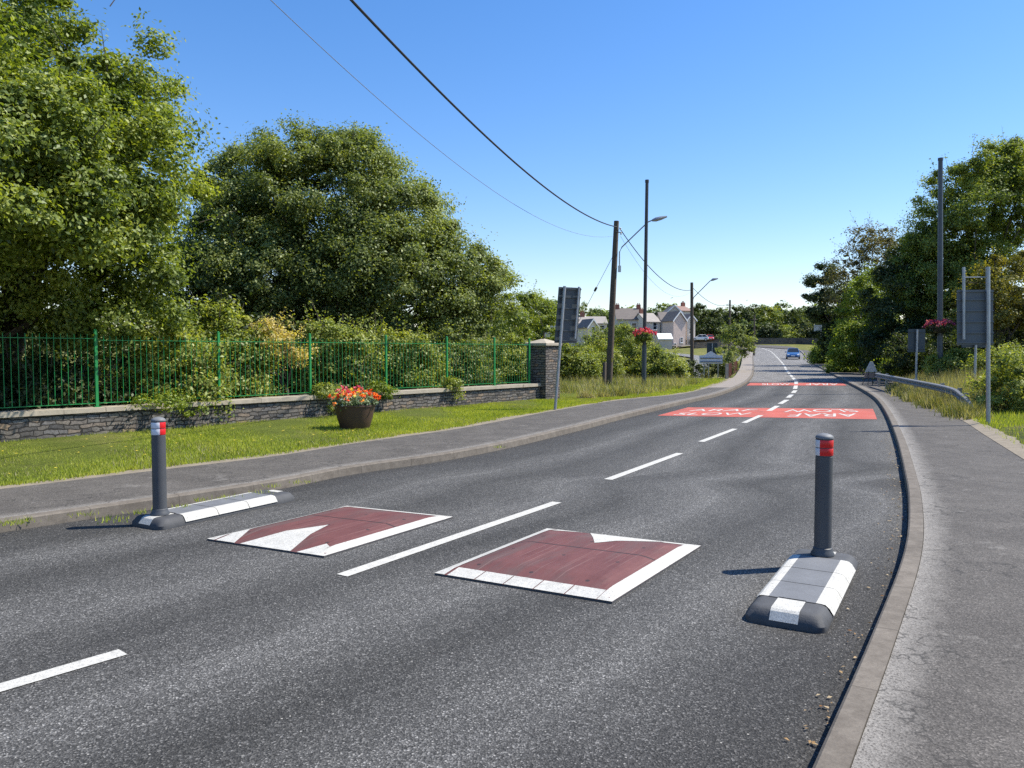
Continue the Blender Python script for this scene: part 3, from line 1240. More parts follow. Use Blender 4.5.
# fence
fp = wall_pt(0)
th = thing('metal_fence', 'green vertical bar metal fence standing on the low stone wall', 'fence', (fp.x, fp.y, .64))
post_t = [-8.1, -5.75, -3.4, -1.0, 1.62, 4.14, 6.5, 8.9, 11.2, 13.3, 15.05]
for i, t in enumerate(post_t):
    p = wall_pt(t)
    m = MB()
    a = math.atan2(AD.y, AD.x)
    m.box((p.x, p.y, .636 + .73), (.05, .05, 1.46), a)
    m.box((p.x, p.y, .642), (.12, .12, .012), a)
    m.lathe([(.03, 0), (.03, .01), (.0, .03)], (p.x, p.y, 2.096), 8)
    m.build('fence_post', M['green_paint'], th)
for i in range(len(post_t) - 1):
    t0, t1 = post_t[i] + .03, post_t[i + 1] - .03
    m = MB()
    zb, zt = .70, 1.93
    if i >= 4:
        zt = 1.90
    for z in (zb, zt):
        oriented_prism(m, wall_pt(t0), wall_pt(t1), .035, z, z + .012)
    n = int((t1 - t0) / .115)
    for k in range(1, n):
        p = wall_pt(t0 + (t1 - t0) * k / n)
        m.tube([(p.x, p.y, zb), (p.x, p.y, zt + .09)], .0065, 6)
    m.build('bar_panel', M['green_paint'], th)

# pillar
pc = wall_pt(15.4 + .42)
th = thing('stone_pillar', 'square rubble stone pillar with sloped sandstone cap at the wall end', 'pillar', (pc.x, pc.y, .1))
a = math.atan2(AD.y, AD.x)
m = MB()
m.box((pc.x, pc.y, .98), (.78, .78, 1.78), a)
m.build('pillar_shaft', M['stone'], th)
m = MB()
c4 = []
for (e, z) in ((.90, 1.872), (.90, 1.96), (.12, 2.10)):
    for sx, sy in ((-1, -1), (1, -1), (1, 1), (-1, 1)):
        x, y_ = sx * e / 2, sy * e / 2
        c4.append((pc.x + x * math.cos(a) - y_ * math.sin(a), pc.y + x * math.sin(a) + y_ * math.cos(a), z))
m.add(c4, [(3, 2, 1, 0)] + [(j * 4 + i, j * 4 + (i + 1) % 4, j * 4 + 4 + (i + 1) % 4, j * 4 + 4 + i) for j in range(2) for i in range(4)] + [(8, 9, 10, 11)])
m.build('cap_stone', M['coping'], th, bevel=.01)

# ------------------------------------------------------------------ foliage
def leaf_mesh(name, C, N, size, tint, mat, parent=None, origin=None, asp=.55, fold=.25, rng=None):
    """C centres (n,3), N normals (n,3), size (n,)"""
    n = len(C)
    rng = rng or np.random.default_rng(1)
    N = N / (np.linalg.norm(N, axis=1, keepdims=True) + 1e-9)
    a = rng.normal(size=(n, 3))
    U = np.cross(N, a)
    U /= (np.linalg.norm(U, axis=1, keepdims=True) + 1e-9)
    V = np.cross(N, U)
    s = size[:, None]
    v = np.empty((n, 4, 3), 'f')
    v[:, 0] = C - U * s * .5
    v[:, 1] = C + V * s * asp * .5 + N * s * fold * .3
    v[:, 2] = C + U * s * .5 - N * s * fold * .2
    v[:, 3] = C - V * s * asp * .5 + N * s * fold * .3
    o0 = np.array(root_loc(parent)[:] if parent else (origin or (0, 0, 0)))
    v -= o0
    me = bpy.data.meshes.new(name)
    me.vertices.add(n * 4)
    me.vertices.foreach_set('co', v.ravel())
    me.loops.add(n * 4)
    me.loops.foreach_set('vertex_index', np.arange(n * 4, dtype='i'))
    me.polygons.add(n)
    me.polygons.foreach_set('loop_start', np.arange(0, n * 4, 4, dtype='i'))
    at = me.attributes.new('tint', 'FLOAT', 'POINT')
    at.data.foreach_set('value', np.repeat(np.clip(tint, 0, 1), 4).astype('f'))
    me.materials.append(mat)
    me.update(calc_edges=True)
    me.validate()
    o = bpy.data.objects.new(name, me)
    COL.objects.link(o)
    if parent:
        o.parent = parent
    elif origin is not None:
        o.location = origin
    return o


def clumps(ells, n, rc, rng, lo=.55, zmin=None):
    """clump centres spread over the outer part of a set of ellipsoids"""
    w = np.array([(e[3] * e[4] + e[3] * e[5] + e[4] * e[5]) for e in ells])
    idx = rng.choice(len(ells), n * 3, p=w / w.sum())
    E = np.array(ells)[idx]
    d = rng.normal(size=(len(idx), 3))
    d /= np.linalg.norm(d, axis=1, keepdims=True)
    r = lo + (1 - lo) * rng.random(len(idx)) ** .6
    c = E[:, :3] + d * E[:, 3:6] * r[:, None]
    keep = np.ones(len(c), bool)
    for e in ells:
        q = ((c - np.array(e[:3])) / np.array(e[3:6]))
        keep &= (q ** 2).sum(1) > (lo * .8) ** 2
    if zmin is not None:
        keep &= c[:, 2] > zmin
    c, d = c[keep][:n], d[keep][:n]
    return c, d


def foliage(ells, ncl, rc, nleaf, size, rng, lo=.55, zmin=None, up=.5, flat=.7, outb=.5):
    c, d = clumps(ells, ncl, rc, rng, lo, zmin)
    k = rng.integers(0, len(c), nleaf)
    rr = rc * (.35 + 1.25 * rng.random(len(c)) ** 1.4)[k] * np.where(rng.random(nleaf) < .20, 1.6, 1.0)
    o = rng.normal(size=(nleaf, 3))
    o /= np.linalg.norm(o, axis=1, keepdims=True)
    rad = rng.random(nleaf) ** .45
    pos = c[k] + o * (rr * rad)[:, None] * np.array([1, 1, flat])
    nrm = o * outb + d[k] * .35 + rng.normal(size=(nleaf, 3)) * .55 + np.array([0, 0, up])
    tc = rng.normal(.5, .16, len(c))
    tint = tc[k] + rng.normal(0, .25, nleaf)
    sz = size * rng.uniform(.6, 1.35, nleaf)
    if zmin is not None:
        ok = pos[:, 2] > zmin - .3
        pos, nrm, tint, sz = pos[ok], nrm[ok], tint[ok], sz[ok]
    return pos, nrm, sz, tint, c


def sprays(ells, n, ln, nl, size, rng, zmin=None):
    """thin twigs standing out of the crown with leaves along them"""
    c, d = clumps(ells, n, 1, rng, .97, zmin)
    d = d + rng.normal(0, .35, d.shape) + np.array([0, 0, .45])
    d /= np.linalg.norm(d, axis=1, keepdims=True)
    L = ln * rng.uniform(.4, 1.2, len(c))
    k = np.repeat(np.arange(len(c)), nl)
    t = rng.random(len(k))
    pos = c[k] + d[k] * (L[k] * t)[:, None] + rng.normal(0, size * .7, (len(k), 3))
    return pos, rng.normal(size=(len(k), 3)) + np.array([0, 0, .5]), size * rng.uniform(.6, 1.2, len(k)), rng.normal(.6, .15, len(k)), c, d, L


def tree(name, label, cat, base, ells, leaf, ncl, rc, nleaf, size, seed, trunk_r=.2, stems=1, group=None, nb=18, lo=.55, zmin=None, nspray=0,
         spray_len=.6, up=.5, extra=None, flat=.7, trunk=True, fork=.25):
    rng = np.random.default_rng(seed)
    rr = random.Random(seed)
    th = thing(name, label, cat, base, group)
    pos, nrm, sz, tint, c = foliage(ells, ncl, rc, nleaf, size, rng, lo, zmin, up, flat)
    m = MB()
    if nspray:
        p2, n2, s2, t2, sc_, sd, sl = sprays(ells, nspray, spray_len, 14, size, rng, zmin)
        pos, nrm, sz, tint = np.vstack([pos, p2]), np.vstack([nrm, n2]), np.concatenate([sz, s2]), np.concatenate([tint, t2])
    mats = M[leaf] if isinstance(leaf, str) else leaf
    leaf_mesh('crown', pos, nrm, sz, tint, mats, th, rng=rng)
    b = Vector(base)
    top = Vector((np.mean([e[0] for e in ells]), np.mean([e[1] for e in ells]), np.mean([e[2] for e in ells])))
    if trunk:
        for s in range(stems):
            a = 2 * math.pi * s / max(stems, 1) + seed
            o = Vector((math.cos(a), math.sin(a), 0)) * (trunk_r * 1.6 if stems > 1 else 0)
            tgt = b.lerp(top, .8) + o * 5
            pts = [b + o - Vector((0, 0, .2)), b + o * 1.2 + Vector((0, 0, .4)), b.lerp(tgt, fork + .15) + o, b.lerp(tgt, .75) + Vector((rr.uniform(-.3, .3), rr.uniform(-.3, .3), 0)), tgt]
            m.tube(pts, [trunk_r * 1.25, trunk_r, trunk_r * .8, trunk_r * .5, trunk_r * .2], 9)
            cs = c[rng.integers(0, len(c), nb)]
            for q in cs:
                q = Vector(q)
                f = rr.uniform(fork, .8)
                st = b.lerp(tgt, f) + o
                mid = st.lerp(q, .5) + Vector((rr.uniform(-.3, .3), rr.uniform(-.3, .3), rr.uniform(0, .5)))
                m.tube([st, mid, q], [trunk_r * .32, trunk_r * .2, trunk_r * .05], 5, cap=False)
    if nspray:
        for q, d, l in list(zip(sc_, sd, sl))[:80]:
            q = Vector(q)
            m.tube([q - Vector(d) * .3, q + Vector(d) * float(l)], [.012, .004], 4, cap=False)
    if m.v:
        m.build('trunk', M['bark'], th, smooth=True)
    return th


# big broadleaf tree at the left edge, overhanging the fence
tree('broadleaf_tree', 'tall broadleaf tree at the left edge, overhanging the green fence', 'tree', (-11.8, 17.0, .2),
     [(-11.5, 15.8, 8.0, 3.6, 3.4, 3.4), (-9.0, 15.2, 5.2, 2.5, 2.2, 2.6), (-8.4, 16.0, 6.7, 1.9, 1.9, 1.7), (-12.8, 15.0, 5.0, 3.2, 2.8, 3.0), (-9.4, 15.9, 3.2, 2.9, 1.6, 1.5),
      (-13.6, 16.8, 9.5, 3.6, 3.4, 3.0), (-12.2, 14.6, 3.1, 2.6, 1.6, 1.5), (-15, 13.5, 6, 3, 3, 4), (-7.8, 15.8, 4.6, 1.7, 1.6, 1.7), (-7.6, 14.0, 5.4, 1.5, 1.5, 1.7), (-10.0, 10.6, 5.6, 2.0, 2.0, 2.2), (-7.8, 12.7, 5.2, 1.2, 1.4, 1.5), (-7.3, 14.2, 3.9, 1.0, 1.6, 1.2), (-8.4, 11.6, 4.4, 1.5, 1.8, 1.6), (-7.7, 12.9, 4.9, 1.2, 1.6, 1.5), (-7.7, 12.5, 4.4, 1.1, 1.6, 1.3), (-7.4, 13.9, 4.4, 1.0, 1.5, 1.3), (-8.6, 12.0, 5.2, 1.5, 1.8, 1.6), (-9.6, 13.0, 5.6, 2.2, 1.6, 2.2), (-8.6, 15.6, 3.0, 1.9, 1.3, 1.4), (-10.9, 15.8, 9.2, 1.8, 1.8, 1.6)],  # front and off-frame crown lobes added to throw shade on the wall
     'leaf_oak', 960, .46, 520000, .090, 11, .24, 2, nb=26, nspray=170, spray_len=.5, lo=.42, zmin=1.5)
# second big tree
def we(px, py, Y, rx, ry, rz):
    w = W(px, py, Y)
    return (w.x, w.y, w.z, rx, ry, rz)


tree('spreading_tree', 'wide domed tree behind the fence, right of the tall left tree', 'tree', (-5.6, 29.5, .2),
     [we(325, 205, 29, 3.5, 3.2, 2.9), we(250, 205, 30, 2.3, 2.4, 2.3), we(400, 232, 29, 2.2, 2.6, 2.1), we(300, 160, 29.5, 1.7, 1.7, 1.25), we(450, 280, 28.5, 1.9, 2.2, 1.55),
      we(380, 275, 27.5, 3.4, 2.4, 1.9), we(265, 280, 27.5, 3.0, 2.4, 1.9), we(490, 290, 28.5, 1.0, 1.4, 1.15), we(235, 240, 28, 1.6, 2, 2.4), we(420, 310, 28, 3.2, 2.4, 1.3), we(335, 235, 29.5, 2.4, 2.0, 2.2), we(290, 315, 28, 3.4, 2.4, 1.5), we(215, 300, 27, 1.8, 1.6, 2.0), we(355, 165, 29.5, 1.5, 1.7, 1.2)],
     'leaf_willow', 1100, .52, 540000, .105, 23, .2, 4, nb=16, nspray=230, spray_len=.4, lo=.5, zmin=1.2)
# smaller tree between pillar and big tree
tree('young_tree', 'rounded green tree rising behind the stone pillar and fence', 'tree', (2.2, 40, .1),
     [we(525, 325, 40, 1.7, 1.7, 1.9), we(505, 340, 38, 1.5, 1.5, 1.5), we(540, 315, 42, 1.1, 1.2, 1.0), we(530, 350, 40, 1.8, 1.5, 1.2)],
     'leaf_oak', 90, .45, 26000, .12, 31, .12, nb=10, nspray=30, lo=.5, zmin=.3)

# hedge row of shrubs behind the fence
sh = [
    # px, top py, Y, width m, mat, label
    (30, 372, 15.4, 1.6, .9, 'leaf_dark', 'low dark shrub behind the fence at the left edge of the photo'),
    (165, 345, 17.0, 1.3, 1.35, 'leaf_shrub', 'leafy shrub against the fence in the shade of the left tree'),
    (228, 322, 19.3, 1.2, 1.7, 'leaf_shrub', 'green shrub behind the fence just left of the golden foliage'),
    (335, 330, 22.5, 1.4, 1.65, 'leaf_shrub', 'green shrub behind the fence above the flower planter'),
    (395, 335, 24.0, 1.35, 1.6, 'leaf_shrub', 'bushy shrub behind the fence, right of the flower planter'),
    (448, 340, 26.5, 1.4, 1.6, 'leaf_willow', 'greyish green shrub behind the fence, left of the last panels'),
    (500, 345, 28.5, 1.3, 1.5, 'leaf_shrub', 'shrub behind the last fence panels beside the stone pillar'),
]
for i, (px, py, Y, wd, hh, lf, lb) in enumerate(sh):
    w = W(px, 351, Y)
    top = W(px, py, Y).z
    ctr = max(top - hh * .5, .6)
    Y -= (.2, .3, .8, 1.0, 1.0, .85, .7)[i]
    tree('shrub', lb, 'shrub', (w.x, Y, .25),
         [(w.x, Y, ctr, wd, .9, hh * .75), (w.x - wd * .55, Y - .1, ctr * .72, wd * .6, .7, hh * .6), (w.x + wd * .6, Y + .2, ctr * .78, wd * .6, .7, hh * .6),
          (w.x, Y - .2, .7, wd * 1.1, .7, .7)],
         lf, 130, .32, 30000, .09, 50 + i, .05, 3, nb=6, group='shrubs behind the green fence', nspray=60, spray_len=.55, lo=.4, zmin=.45)
# golden foliage
w = W(283, 340, 18.9)
tree('golden_shrub', 'golden yellow leaved branch spilling over the green fence', 'shrub', (w.x, 19.2, .3),
     [(w.x, 18.8, w.z - .0, .62, .5, .34), (w.x + .45, 18.9, w.z - .28, .5, .4, .3), (w.x - .35, 19.1, w.z + .25, .45, .4, .3), (w.x - .5, 19.0, w.z - .3, .35, .3, .4)],
     'leaf_gold', 40, .2, 3600, .07, 77, .03, 2, nb=6, nspray=40, spray_len=.35, lo=.3, zmin=.8)
# creepers tumbling over the wall
for i, (t, ln, hh, lb) in enumerate([(3.0, 1.0, .35, 'bramble creeping over the coping left of the left bollard top'), (6.9, .6, .75, 'thick ivy mass hanging down the wall below the golden foliage'),
                                     (8.6, .45, .3, 'pale green creeper on the coping behind the planter'), (11.3, .3, .3, 'thin creeper strand hanging over the wall near the fourth fence post')]):
    p = wall_pt(t)
    nrm = Vector((AD.y, -AD.x))
    q = p + nrm * .2
    rng = np.random.default_rng(90 + i)
    th_ = MB()
    pos, nm, sz, tint, cc = foliage([(q.x, q.y, .72, ln * .8, ln * .8, .18), (q.x + AD.x * ln * .3, q.y + AD.y * ln * .3, .62 - hh * .35, ln * .35, .2, hh * .55),
                                     (q.x - AD.x * ln * .3, q.y - AD.y * ln * .3, .75, ln * .5, .3, .2)], 24, .14, 2200 if i != 1 else 3800, .06, rng, .3)
    # keep the leaves on the road side or on top of the wall
    rel = (pos[:, 0] - p.x) * nrm.x + (pos[:, 1] - p.y) * nrm.y
    ok = (rel > .19) | (pos[:, 2] > .66)
    o = leaf_mesh('creeper', pos[ok], nm[ok], sz[ok], tint[ok], M['leaf_bright' if i in (0, 2) else 'leaf_shrub'], None, (p.x, p.y, .64), rng=rng)
    tag(o, lb, 'creeper')

# ------------------------------------------------------------------ grass blades
def blades(name, X, Y, Z, h, w, mat, rng, lean=.5, tint=None):
    n = len(X)
    a = rng.uniform(0, 2 * math.pi, n)
    l = rng.uniform(0, lean, n)
    d = rng.uniform(0, 2 * math.pi, n)
    v = np.empty((n, 3, 3), 'f')
    v[:, 0] = np.stack([X - np.cos(a) * w / 2, Y - np.sin(a) * w / 2, Z - .01], 1)
    v[:, 1] = np.stack([X + np.cos(a) * w / 2, Y + np.sin(a) * w / 2, Z - .01], 1)
    v[:, 2] = np.stack([X + np.cos(d) * l * h, Y + np.sin(d) * l * h, Z + h], 1)
    me = bpy.data.meshes.new(name)
    me.vertices.add(n * 3)
    me.vertices.foreach_set('co', v.ravel())
    me.loops.add(n * 3)
    me.loops.foreach_set('vertex_index', np.arange(n * 3, dtype='i'))
    me.polygons.add(n)
    me.polygons.foreach_set('loop_start', np.arange(0, n * 3, 3, dtype='i'))
    at = me.attributes.new('tint', 'FLOAT', 'POINT')
    if tint is None:
        tint = rng.normal(.5, .2, n)
    at.data.foreach_set('value', np.repeat(np.clip(tint, 0, 1), 3).astype('f'))
    me.materials.append(mat)
    me.update(calc_edges=True)
    o = bpy.data.objects.new(name, me)
    COL.objects.link(o)
    return o


rng = np.random.default_rng(5)
n = 230000
Y = 7.0 + 38 * rng.random(n) ** 1.25
xa = jit_curve(XLP, .17, 5, -.24)(Y)[0] + rng.normal(0, .05, n)
xb = wallx_f(Y)[0] + .22
Y_ok = (xb < xa)
u = rng.random(n)
X = xb + (xa - xb) * u
ok = Y_ok & (X > -20)
X, Y, u = X[ok], Y[ok], u[ok]
patch_n = np.sin(X * 1.9 + Y * .8) * np.sin(Y * 1.3 - X * .7) + .5 * np.sin(X * 4.1 + 1) * np.sin(Y * 3.7)
hgt = (.026 + .026 * rng.random(len(X)) + .012 * patch_n) * np.where(u < .06, 1.8, 1)
o = blades('lawn_grass', X, Y, .1 + 0 * X, np.clip(hgt, .02, .15), .010 + .0004 * Y, M['blade'], rng, .8, .5 + .13 * patch_n + rng.normal(0, .17, len(X)))
tag(o, 'short mown green grass between pavement and stone wall', 'grass', kind='stuff')
n = 26000
Y = 7.0 + 20 * rng.random(n)
xb, xa = wallx_f(Y)[0] + .2, XLP(Y) - .2
X = xb + (xa - xb) * rng.random(n)
pn = np.sin(X * 1.3 + 2) * np.sin(Y * .9 + X * .5) + .6 * np.sin(X * 3.3) * np.sin(Y * 2.9 + 1)
ok = (pn > .35) & (X > -20)
X, Y = X[ok], Y[ok]
o = blades('straw_grass', X, Y, .1 + 0 * X, rng.uniform(.03, .075, len(X)), .012, M['blade_dry'], rng, 1.0)
tag(o, 'dry straw coloured patches in the mown lawn', 'grass', kind='stuff')
# long dry grass past the pillar and round the poles
n = 30000
Y = rng.uniform(25.5, 46, n)
xa = XLP(Y) - 1.0
xb = np.where(Y < 27, wall_x(Y) + 1.2, -1 + 0 * Y)
X = xb + (xa - xb) * rng.random(n) ** .8
cl_ = np.sin(X * 2.3) * np.sin(Y * 1.9) + .6 * np.sin(X * 5 + Y * 4)
ok = (rng.random(n) < .35 + .5 * cl_)
X, Y, cl_ = X[ok], Y[ok], cl_[ok]
o = blades('long_grass', X, Y, G(X, Y) + .1, rng.uniform(.08, .5, len(X)) * (.6 + .45 * cl_), .022, M['blade_dry'], rng, .9, rng.normal(.5, .2, len(X)) + .25 * np.sin(X * 1.1 + Y * .7))
tag(o, 'long dry uncut grass around the poles past the stone pillar', 'grass', kind='stuff')
# right verge grass
n = 90000
Y = 6 + 34 * rng.random(n) ** 1.1
du = rng.random(n) ** 1.3 * 7.5
X = XRP(Y) + .18 + du
ok = ~((Y < 15.8) & (Y > 11) & (du < 1.6) & (rng.random(n) < .8))
X, Y, du = X[ok], Y[ok], du[ok]
near = Y < 19.5
hh = np.where(near, rng.uniform(.04, .13, len(X)), rng.uniform(.15, .85, len(X)) * (.5 + .7 * np.clip(du / 2, 0, 1)))
o = blades('verge_grass', X[near], Y[near], (.1 + .4 * du / 9)[near], hh[near], .014, M['blade'], rng, .8)
tag(o, 'bright green grass on the verge by the right pavement', 'grass', kind='stuff')
o = blades('rough_grass', X[~near], Y[~near], (.1 + .4 * du / 9)[~near], hh[~near], .02, M['blade_dry'], rng, .6, rng.normal(.6, .28, (~near).sum()))
tag(o, 'tall dry grass and weeds around the guard rail', 'grass', kind='stuff')
n = 16000
Y = rng.uniform(17.6, 33, n)
X = XRP(Y) + rng.normal(.28, .22, n)
cw_ = np.sin(Y * 2.1) + np.sin(Y * 4.7 + 1)
ok = rng.random(n) < .55 + .3 * cw_
X, Y, cw_ = X[ok], Y[ok], cw_[ok]
o = blades('rail_weeds', X, Y, .1 + 0 * X, rng.uniform(.10, .42, len(X)) * (.7 + .2 * cw_), .026, M['blade_dry'], rng, .9, rng.normal(.35, .3, len(X)))
tag(o, 'tangled dry weeds growing under the guard rail onto the pavement', 'weeds', kind='stuff')
n = 260
Y = rng.uniform(3.2, 16, n)
X = XR(Y) - np.abs(rng.normal(.03, .10, n)) - .02
o = leaf_mesh('fallen_leaves', np.stack([X, Y, 0 * X + .012], 1), rng.normal(0, .25, (n, 3)) + [0, 0, 1], rng.uniform(.012, .032, n), rng.normal(.5, .3, n), M['leaf_rust_dry'], rng=rng)
tag(o, 'small dry fallen leaves in the gutter by the right kerb', 'leaves', kind='stuff')
# weeds along the left kerb
wx, wy = [], []
for px, py in [(15, 522), (25, 520), (85, 514), (112, 518), (116, 520), (180, 507), (205, 500), (230, 497), (275, 486), (300, 482), (262, 493), (3, 524), (140, 512), (500, 447)]:
    q = P(px, py, .1)
    k = 30
    wx += list(rng.normal(q[0], .07, k))
    wy += list(rng.normal(q[1], .05, k))
wx, wy = np.array(wx), np.array(wy)
o = blades('kerb_weeds', wx, wy, .1 + 0 * wx, rng.uniform(.015, .045, len(wx)), .010, M['blade'], rng, 1.2)
tag(o, 'small weeds growing in the joint behind the left kerb', 'weeds', kind='stuff')
# dandelions
n = 60
Y = rng.uniform(8, 16, n)
X = wallx_f(Y)[0] + (XLP(Y) - wallx_f(Y)[0]) * rng.uniform(.2, .95, n)
o = leaf_mesh('dandelion_flowers', np.stack([X, Y, 0 * X + .15], 1), np.tile([0, 0, 1.0], (n, 1)), np.full(n, .05), np.full(n, .5), M['petal_yellow'], rng=rng, asp=1)
tag(o, 'tiny yellow dandelion heads dotted in the lawn', 'flowers', kind='stuff')

# ------------------------------------------------------------------ planter
pp = P(355, 428, .11)
th = thing('flower_planter', 'round dark brown planter of orange and red flowers on the lawn', 'planter', (pp[0], pp[1], .1))
m = MB()
m.lathe([(0, 0), (.285, 0), (.30, .02), (.36, .22), (.415, .46), (.43, .47), (.43, .50), (.405, .50), (.385, .46), (0, .45)], (pp[0], pp[1], .1), 36)
m.build('pot', M['pot'], th, smooth=True)
rng = np.random.default_rng(8)
pos, nm, sz, ti, c_ = foliage([(pp[0], pp[1], .66, .46, .46, .12)], 60, .10, 3600, .055, rng, .3)
leaf_mesh('foliage', pos, nm, sz, ti, M['silver_leaf'], th, rng=rng)


def blooms(center, rx, rz, n, size, zoff, rng):
    a = rng.uniform(0, 2 * math.pi, n)
    r = np.sqrt(rng.random(n))
    cx = center[0] + rx * r * np.cos(a)
    cy = center[1] + rx * r * np.sin(a)
    cz = center[2] + rz * np.sqrt(np.clip(1 - r ** 2, 0, 1)) + rng.normal(0, zoff, n)
    k = np.repeat(np.arange(n), 9)
    pos = np.stack([cx[k], cy[k], cz[k]], 1) + rng.normal(0, size * .35, (len(k), 3))
    return pos, rng.normal(size=(len(k), 3)) + [0, -.2, .6], np.full(len(k), size), np.clip(rng.random(n)[k] + rng.normal(0, .08, len(k)), 0, 1)


a_, b_, c_, d_ = blooms((pp[0], pp[1], .68), .55, .16, 58, .05, .04, rng)
leaf_mesh('orange_flowers', a_, b_, c_, d_, M['petal_hot'], th, rng=rng, asp=.9)
a_, b_, c_, d_ = blooms((pp[0] - .05, pp[1], .78), .34, .16, 14, .05, .03, rng)
leaf_mesh('pink_flowers', a_, b_, c_, d_, M['petal_pink'], th, rng=rng, asp=.9)
a_, b_, c_, d_ = blooms((pp[0], pp[1], .72), .44, .12, 10, .045, .03, rng)
leaf_mesh('yellow_flowers', a_, b_, c_, d_, M['petal_yellow'], th, rng=rng, asp=.9)

# ------------------------------------------------------------------ signs seen from behind
def back_sign(foot, top, label, w, zb, zt, rz, long_side, name='road_sign', post_top=None, lean=(0, 0), bm='sign_back'):
    """board w wide; the long post stands on one side, a short channel on the other"""
    th = thing(name, label, 'road sign', (foot[0], foot[1], .1))
    co, si = math.cos(rz), math.sin(rz)

    def T(x, y, z):
        lx = lean[0] * (z - .1)
        return (foot[0] + x * co - y * si + lx, foot[1] + x * si + y * co, z)
    # x=0 is the post; the board extends to x = -w*long_side
    xa, xb = sorted((long_side * .14, -long_side * (w - .14)))
    m = MB()
    vs = [T(xa, .045, zb), T(xb, .045, zb), T(xb, .045, zt), T(xa, .045, zt), T(xa, .052, zb), T(xb, .052, zb), T(xb, .052, zt), T(xa, .052, zt)]
    m.add(vs, [(0, 1, 2, 3), (5, 4, 7, 6), (0, 4, 5, 1), (2, 6, 7, 3), (1, 5, 6, 2), (0, 3, 7, 4)])
    m.build('board', M[bm], th)
    for z in [zb + (zt - zb) * k for k in (.04, .22, .42, .62, .82, .97)]:
        m = MB()
        vs = [T(xa, .015, z - .015), T(xb, .015, z - .015), T(xb, .015, z + .015), T(xa, .015, z + .015),
              T(xa, .044, z - .015), T(xb, .044, z - .015), T(xb, .044, z + .015), T(xa, .044, z + .015)]
        m.add(vs, [(0, 1, 2, 3), (5, 4, 7, 6), (0, 4, 5, 1), (2, 6, 7, 3), (1, 5, 6, 2), (0, 3, 7, 4)])
        m.build('rail', M[bm], th)
    pt = post_top or zt + .02
    m = MB()
    m.tube([T(0, -.03, -.1), T(0, -.03, pt)], .041, 14)
    m.build('post', M['galv'], th, smooth=True)
    m = MB()
    xs = -long_side * (w - .25)
    m.tube([T(xs, -.022, zb + .12), T(xs, -.022, pt)], .030, 10)
    m.build('short_post', M['galv'], th, smooth=True)
    if post_top:
        m = MB()
        m.tube([T(0, -.03, pt - .22), T(xs, -.03, pt - .22)], .012, 8)
        m.build('cross_bar', M['galv'], th)
    return th


f = P(554.5, 409.5, .1)
back_sign(f, None, 'leaning road sign seen from behind, on the lawn before the stone pillar', .72, 1.92, 3.44, R(28), -1, lean=(.075, 0))
f = P(987.5, 425, .1)
back_sign(f, None, 'grey road sign seen from behind on two posts, beside the right pavement', .74, 1.83, 3.02, R(-6), 1, post_top=3.50, lean=(-.028, 0), bm='sign_board_grey')

# other sign backs on the right
def simple_sign(loc, w, zb, zt, label, rz=0, post_x=0, mat='sign_back', base=.1):
    th = thing('road_sign', label, 'road sign', (loc[0], loc[1], base))
    co, si = math.cos(rz), math.sin(rz)
    m = MB()
    m.box((loc[0] - si * .04, loc[1] + co * .04, (zb + zt) / 2), (w, .012, zt - zb), rz)
    m.build('board', M[mat], th)
    for z in (zb + .12, zt - .12):
        m = MB()
        m.box((loc[0] - si * .018, loc[1] + co * .018, z), (w * .96, .03, .035), rz)
        m.build('rail', M['sign_back'], th)
    m = MB()
    px_ = (loc[0] + co * post_x, loc[1] + si * post_x)
    m.tube([(px_[0], px_[1] - .03, base - .2), (px_[0], px_[1] - .03, zt - .02)], .04, 10)
    m.build('post', M['galv'], th, smooth=True)
    return th


w = W(975, 351, 26)
simple_sign((w.x, 26), .86, W(975, 347.5, 26).z, W(975, 318, 26).z, 'small sign board showing below the large right sign, on its own post')
w = W(923.5, 351, 30)
simple_sign((w.x, 30.5), .68, W(923, 352, 30.5).z, W(923, 329, 30.5).z, 'shaded square sign seen from behind, left of the right hanging basket', post_x=-.02)
w = W(823, 351, 85)
simple_sign((w.x + .6, 88), .9, W(823, 334, 88).z, W(823, 325, 88).z, 'small sign among the trees beyond the blue car', mat='galv', post_x=.3, base=.4)

# triangular temporary sign on the pavement
w = Vector(P(872, 381, .1))
w = Vector((16.8 * .965, 35.5))
wx_ = (871.5 - 512) / FPX * 36.0
th = thing('temporary_sign', 'small pale triangle topped sign standing at the rail end on the pavement', 'road sign', (wx_, 36, .1))
m = MB()
zb = W(872, 380.5, 36).z
zt = W(872, 361.5, 36).z
zm = W(872, 372, 36).z
sx = 6.0 / FPX * 36
m.add([(wx_ - sx, 36, zm), (wx_ + sx, 36, zm), (wx_ + .06, 36.0, zt), (wx_ - .06, 36, zt), (wx_ - sx, 36.04, zm), (wx_ + sx, 36.04, zm), (wx_ + .06, 36.04, zt), (wx_ - .06, 36.04, zt)],
      [(0, 1, 2, 3), (5, 4, 7, 6), (0, 4, 5, 1), (1, 5, 6, 2), (2, 6, 7, 3), (3, 7, 4, 0)])
m.build('triangle_plate', M['ped_white'], th)
m = MB()
m.box((wx_, 36.02, (zb + .12 + zm - .03) / 2), (sx * 2.15, .04, zm - .03 - zb - .12))
m.build('lower_plate', M['ped_brown'], th)
m = MB()
for s in (-1, 1):
    m.tube([(wx_ + s * sx * .85, 35.8, .1), (wx_ + s * sx * .4, 36.06, zm + .2)], .016, 6)
    m.tube([(wx_ + s * sx * .85, 36.4, .1), (wx_ + s * sx * .4, 36.06, zm + .2)], .016, 6)
m.build('stand_frame', M['black_steel'], th)

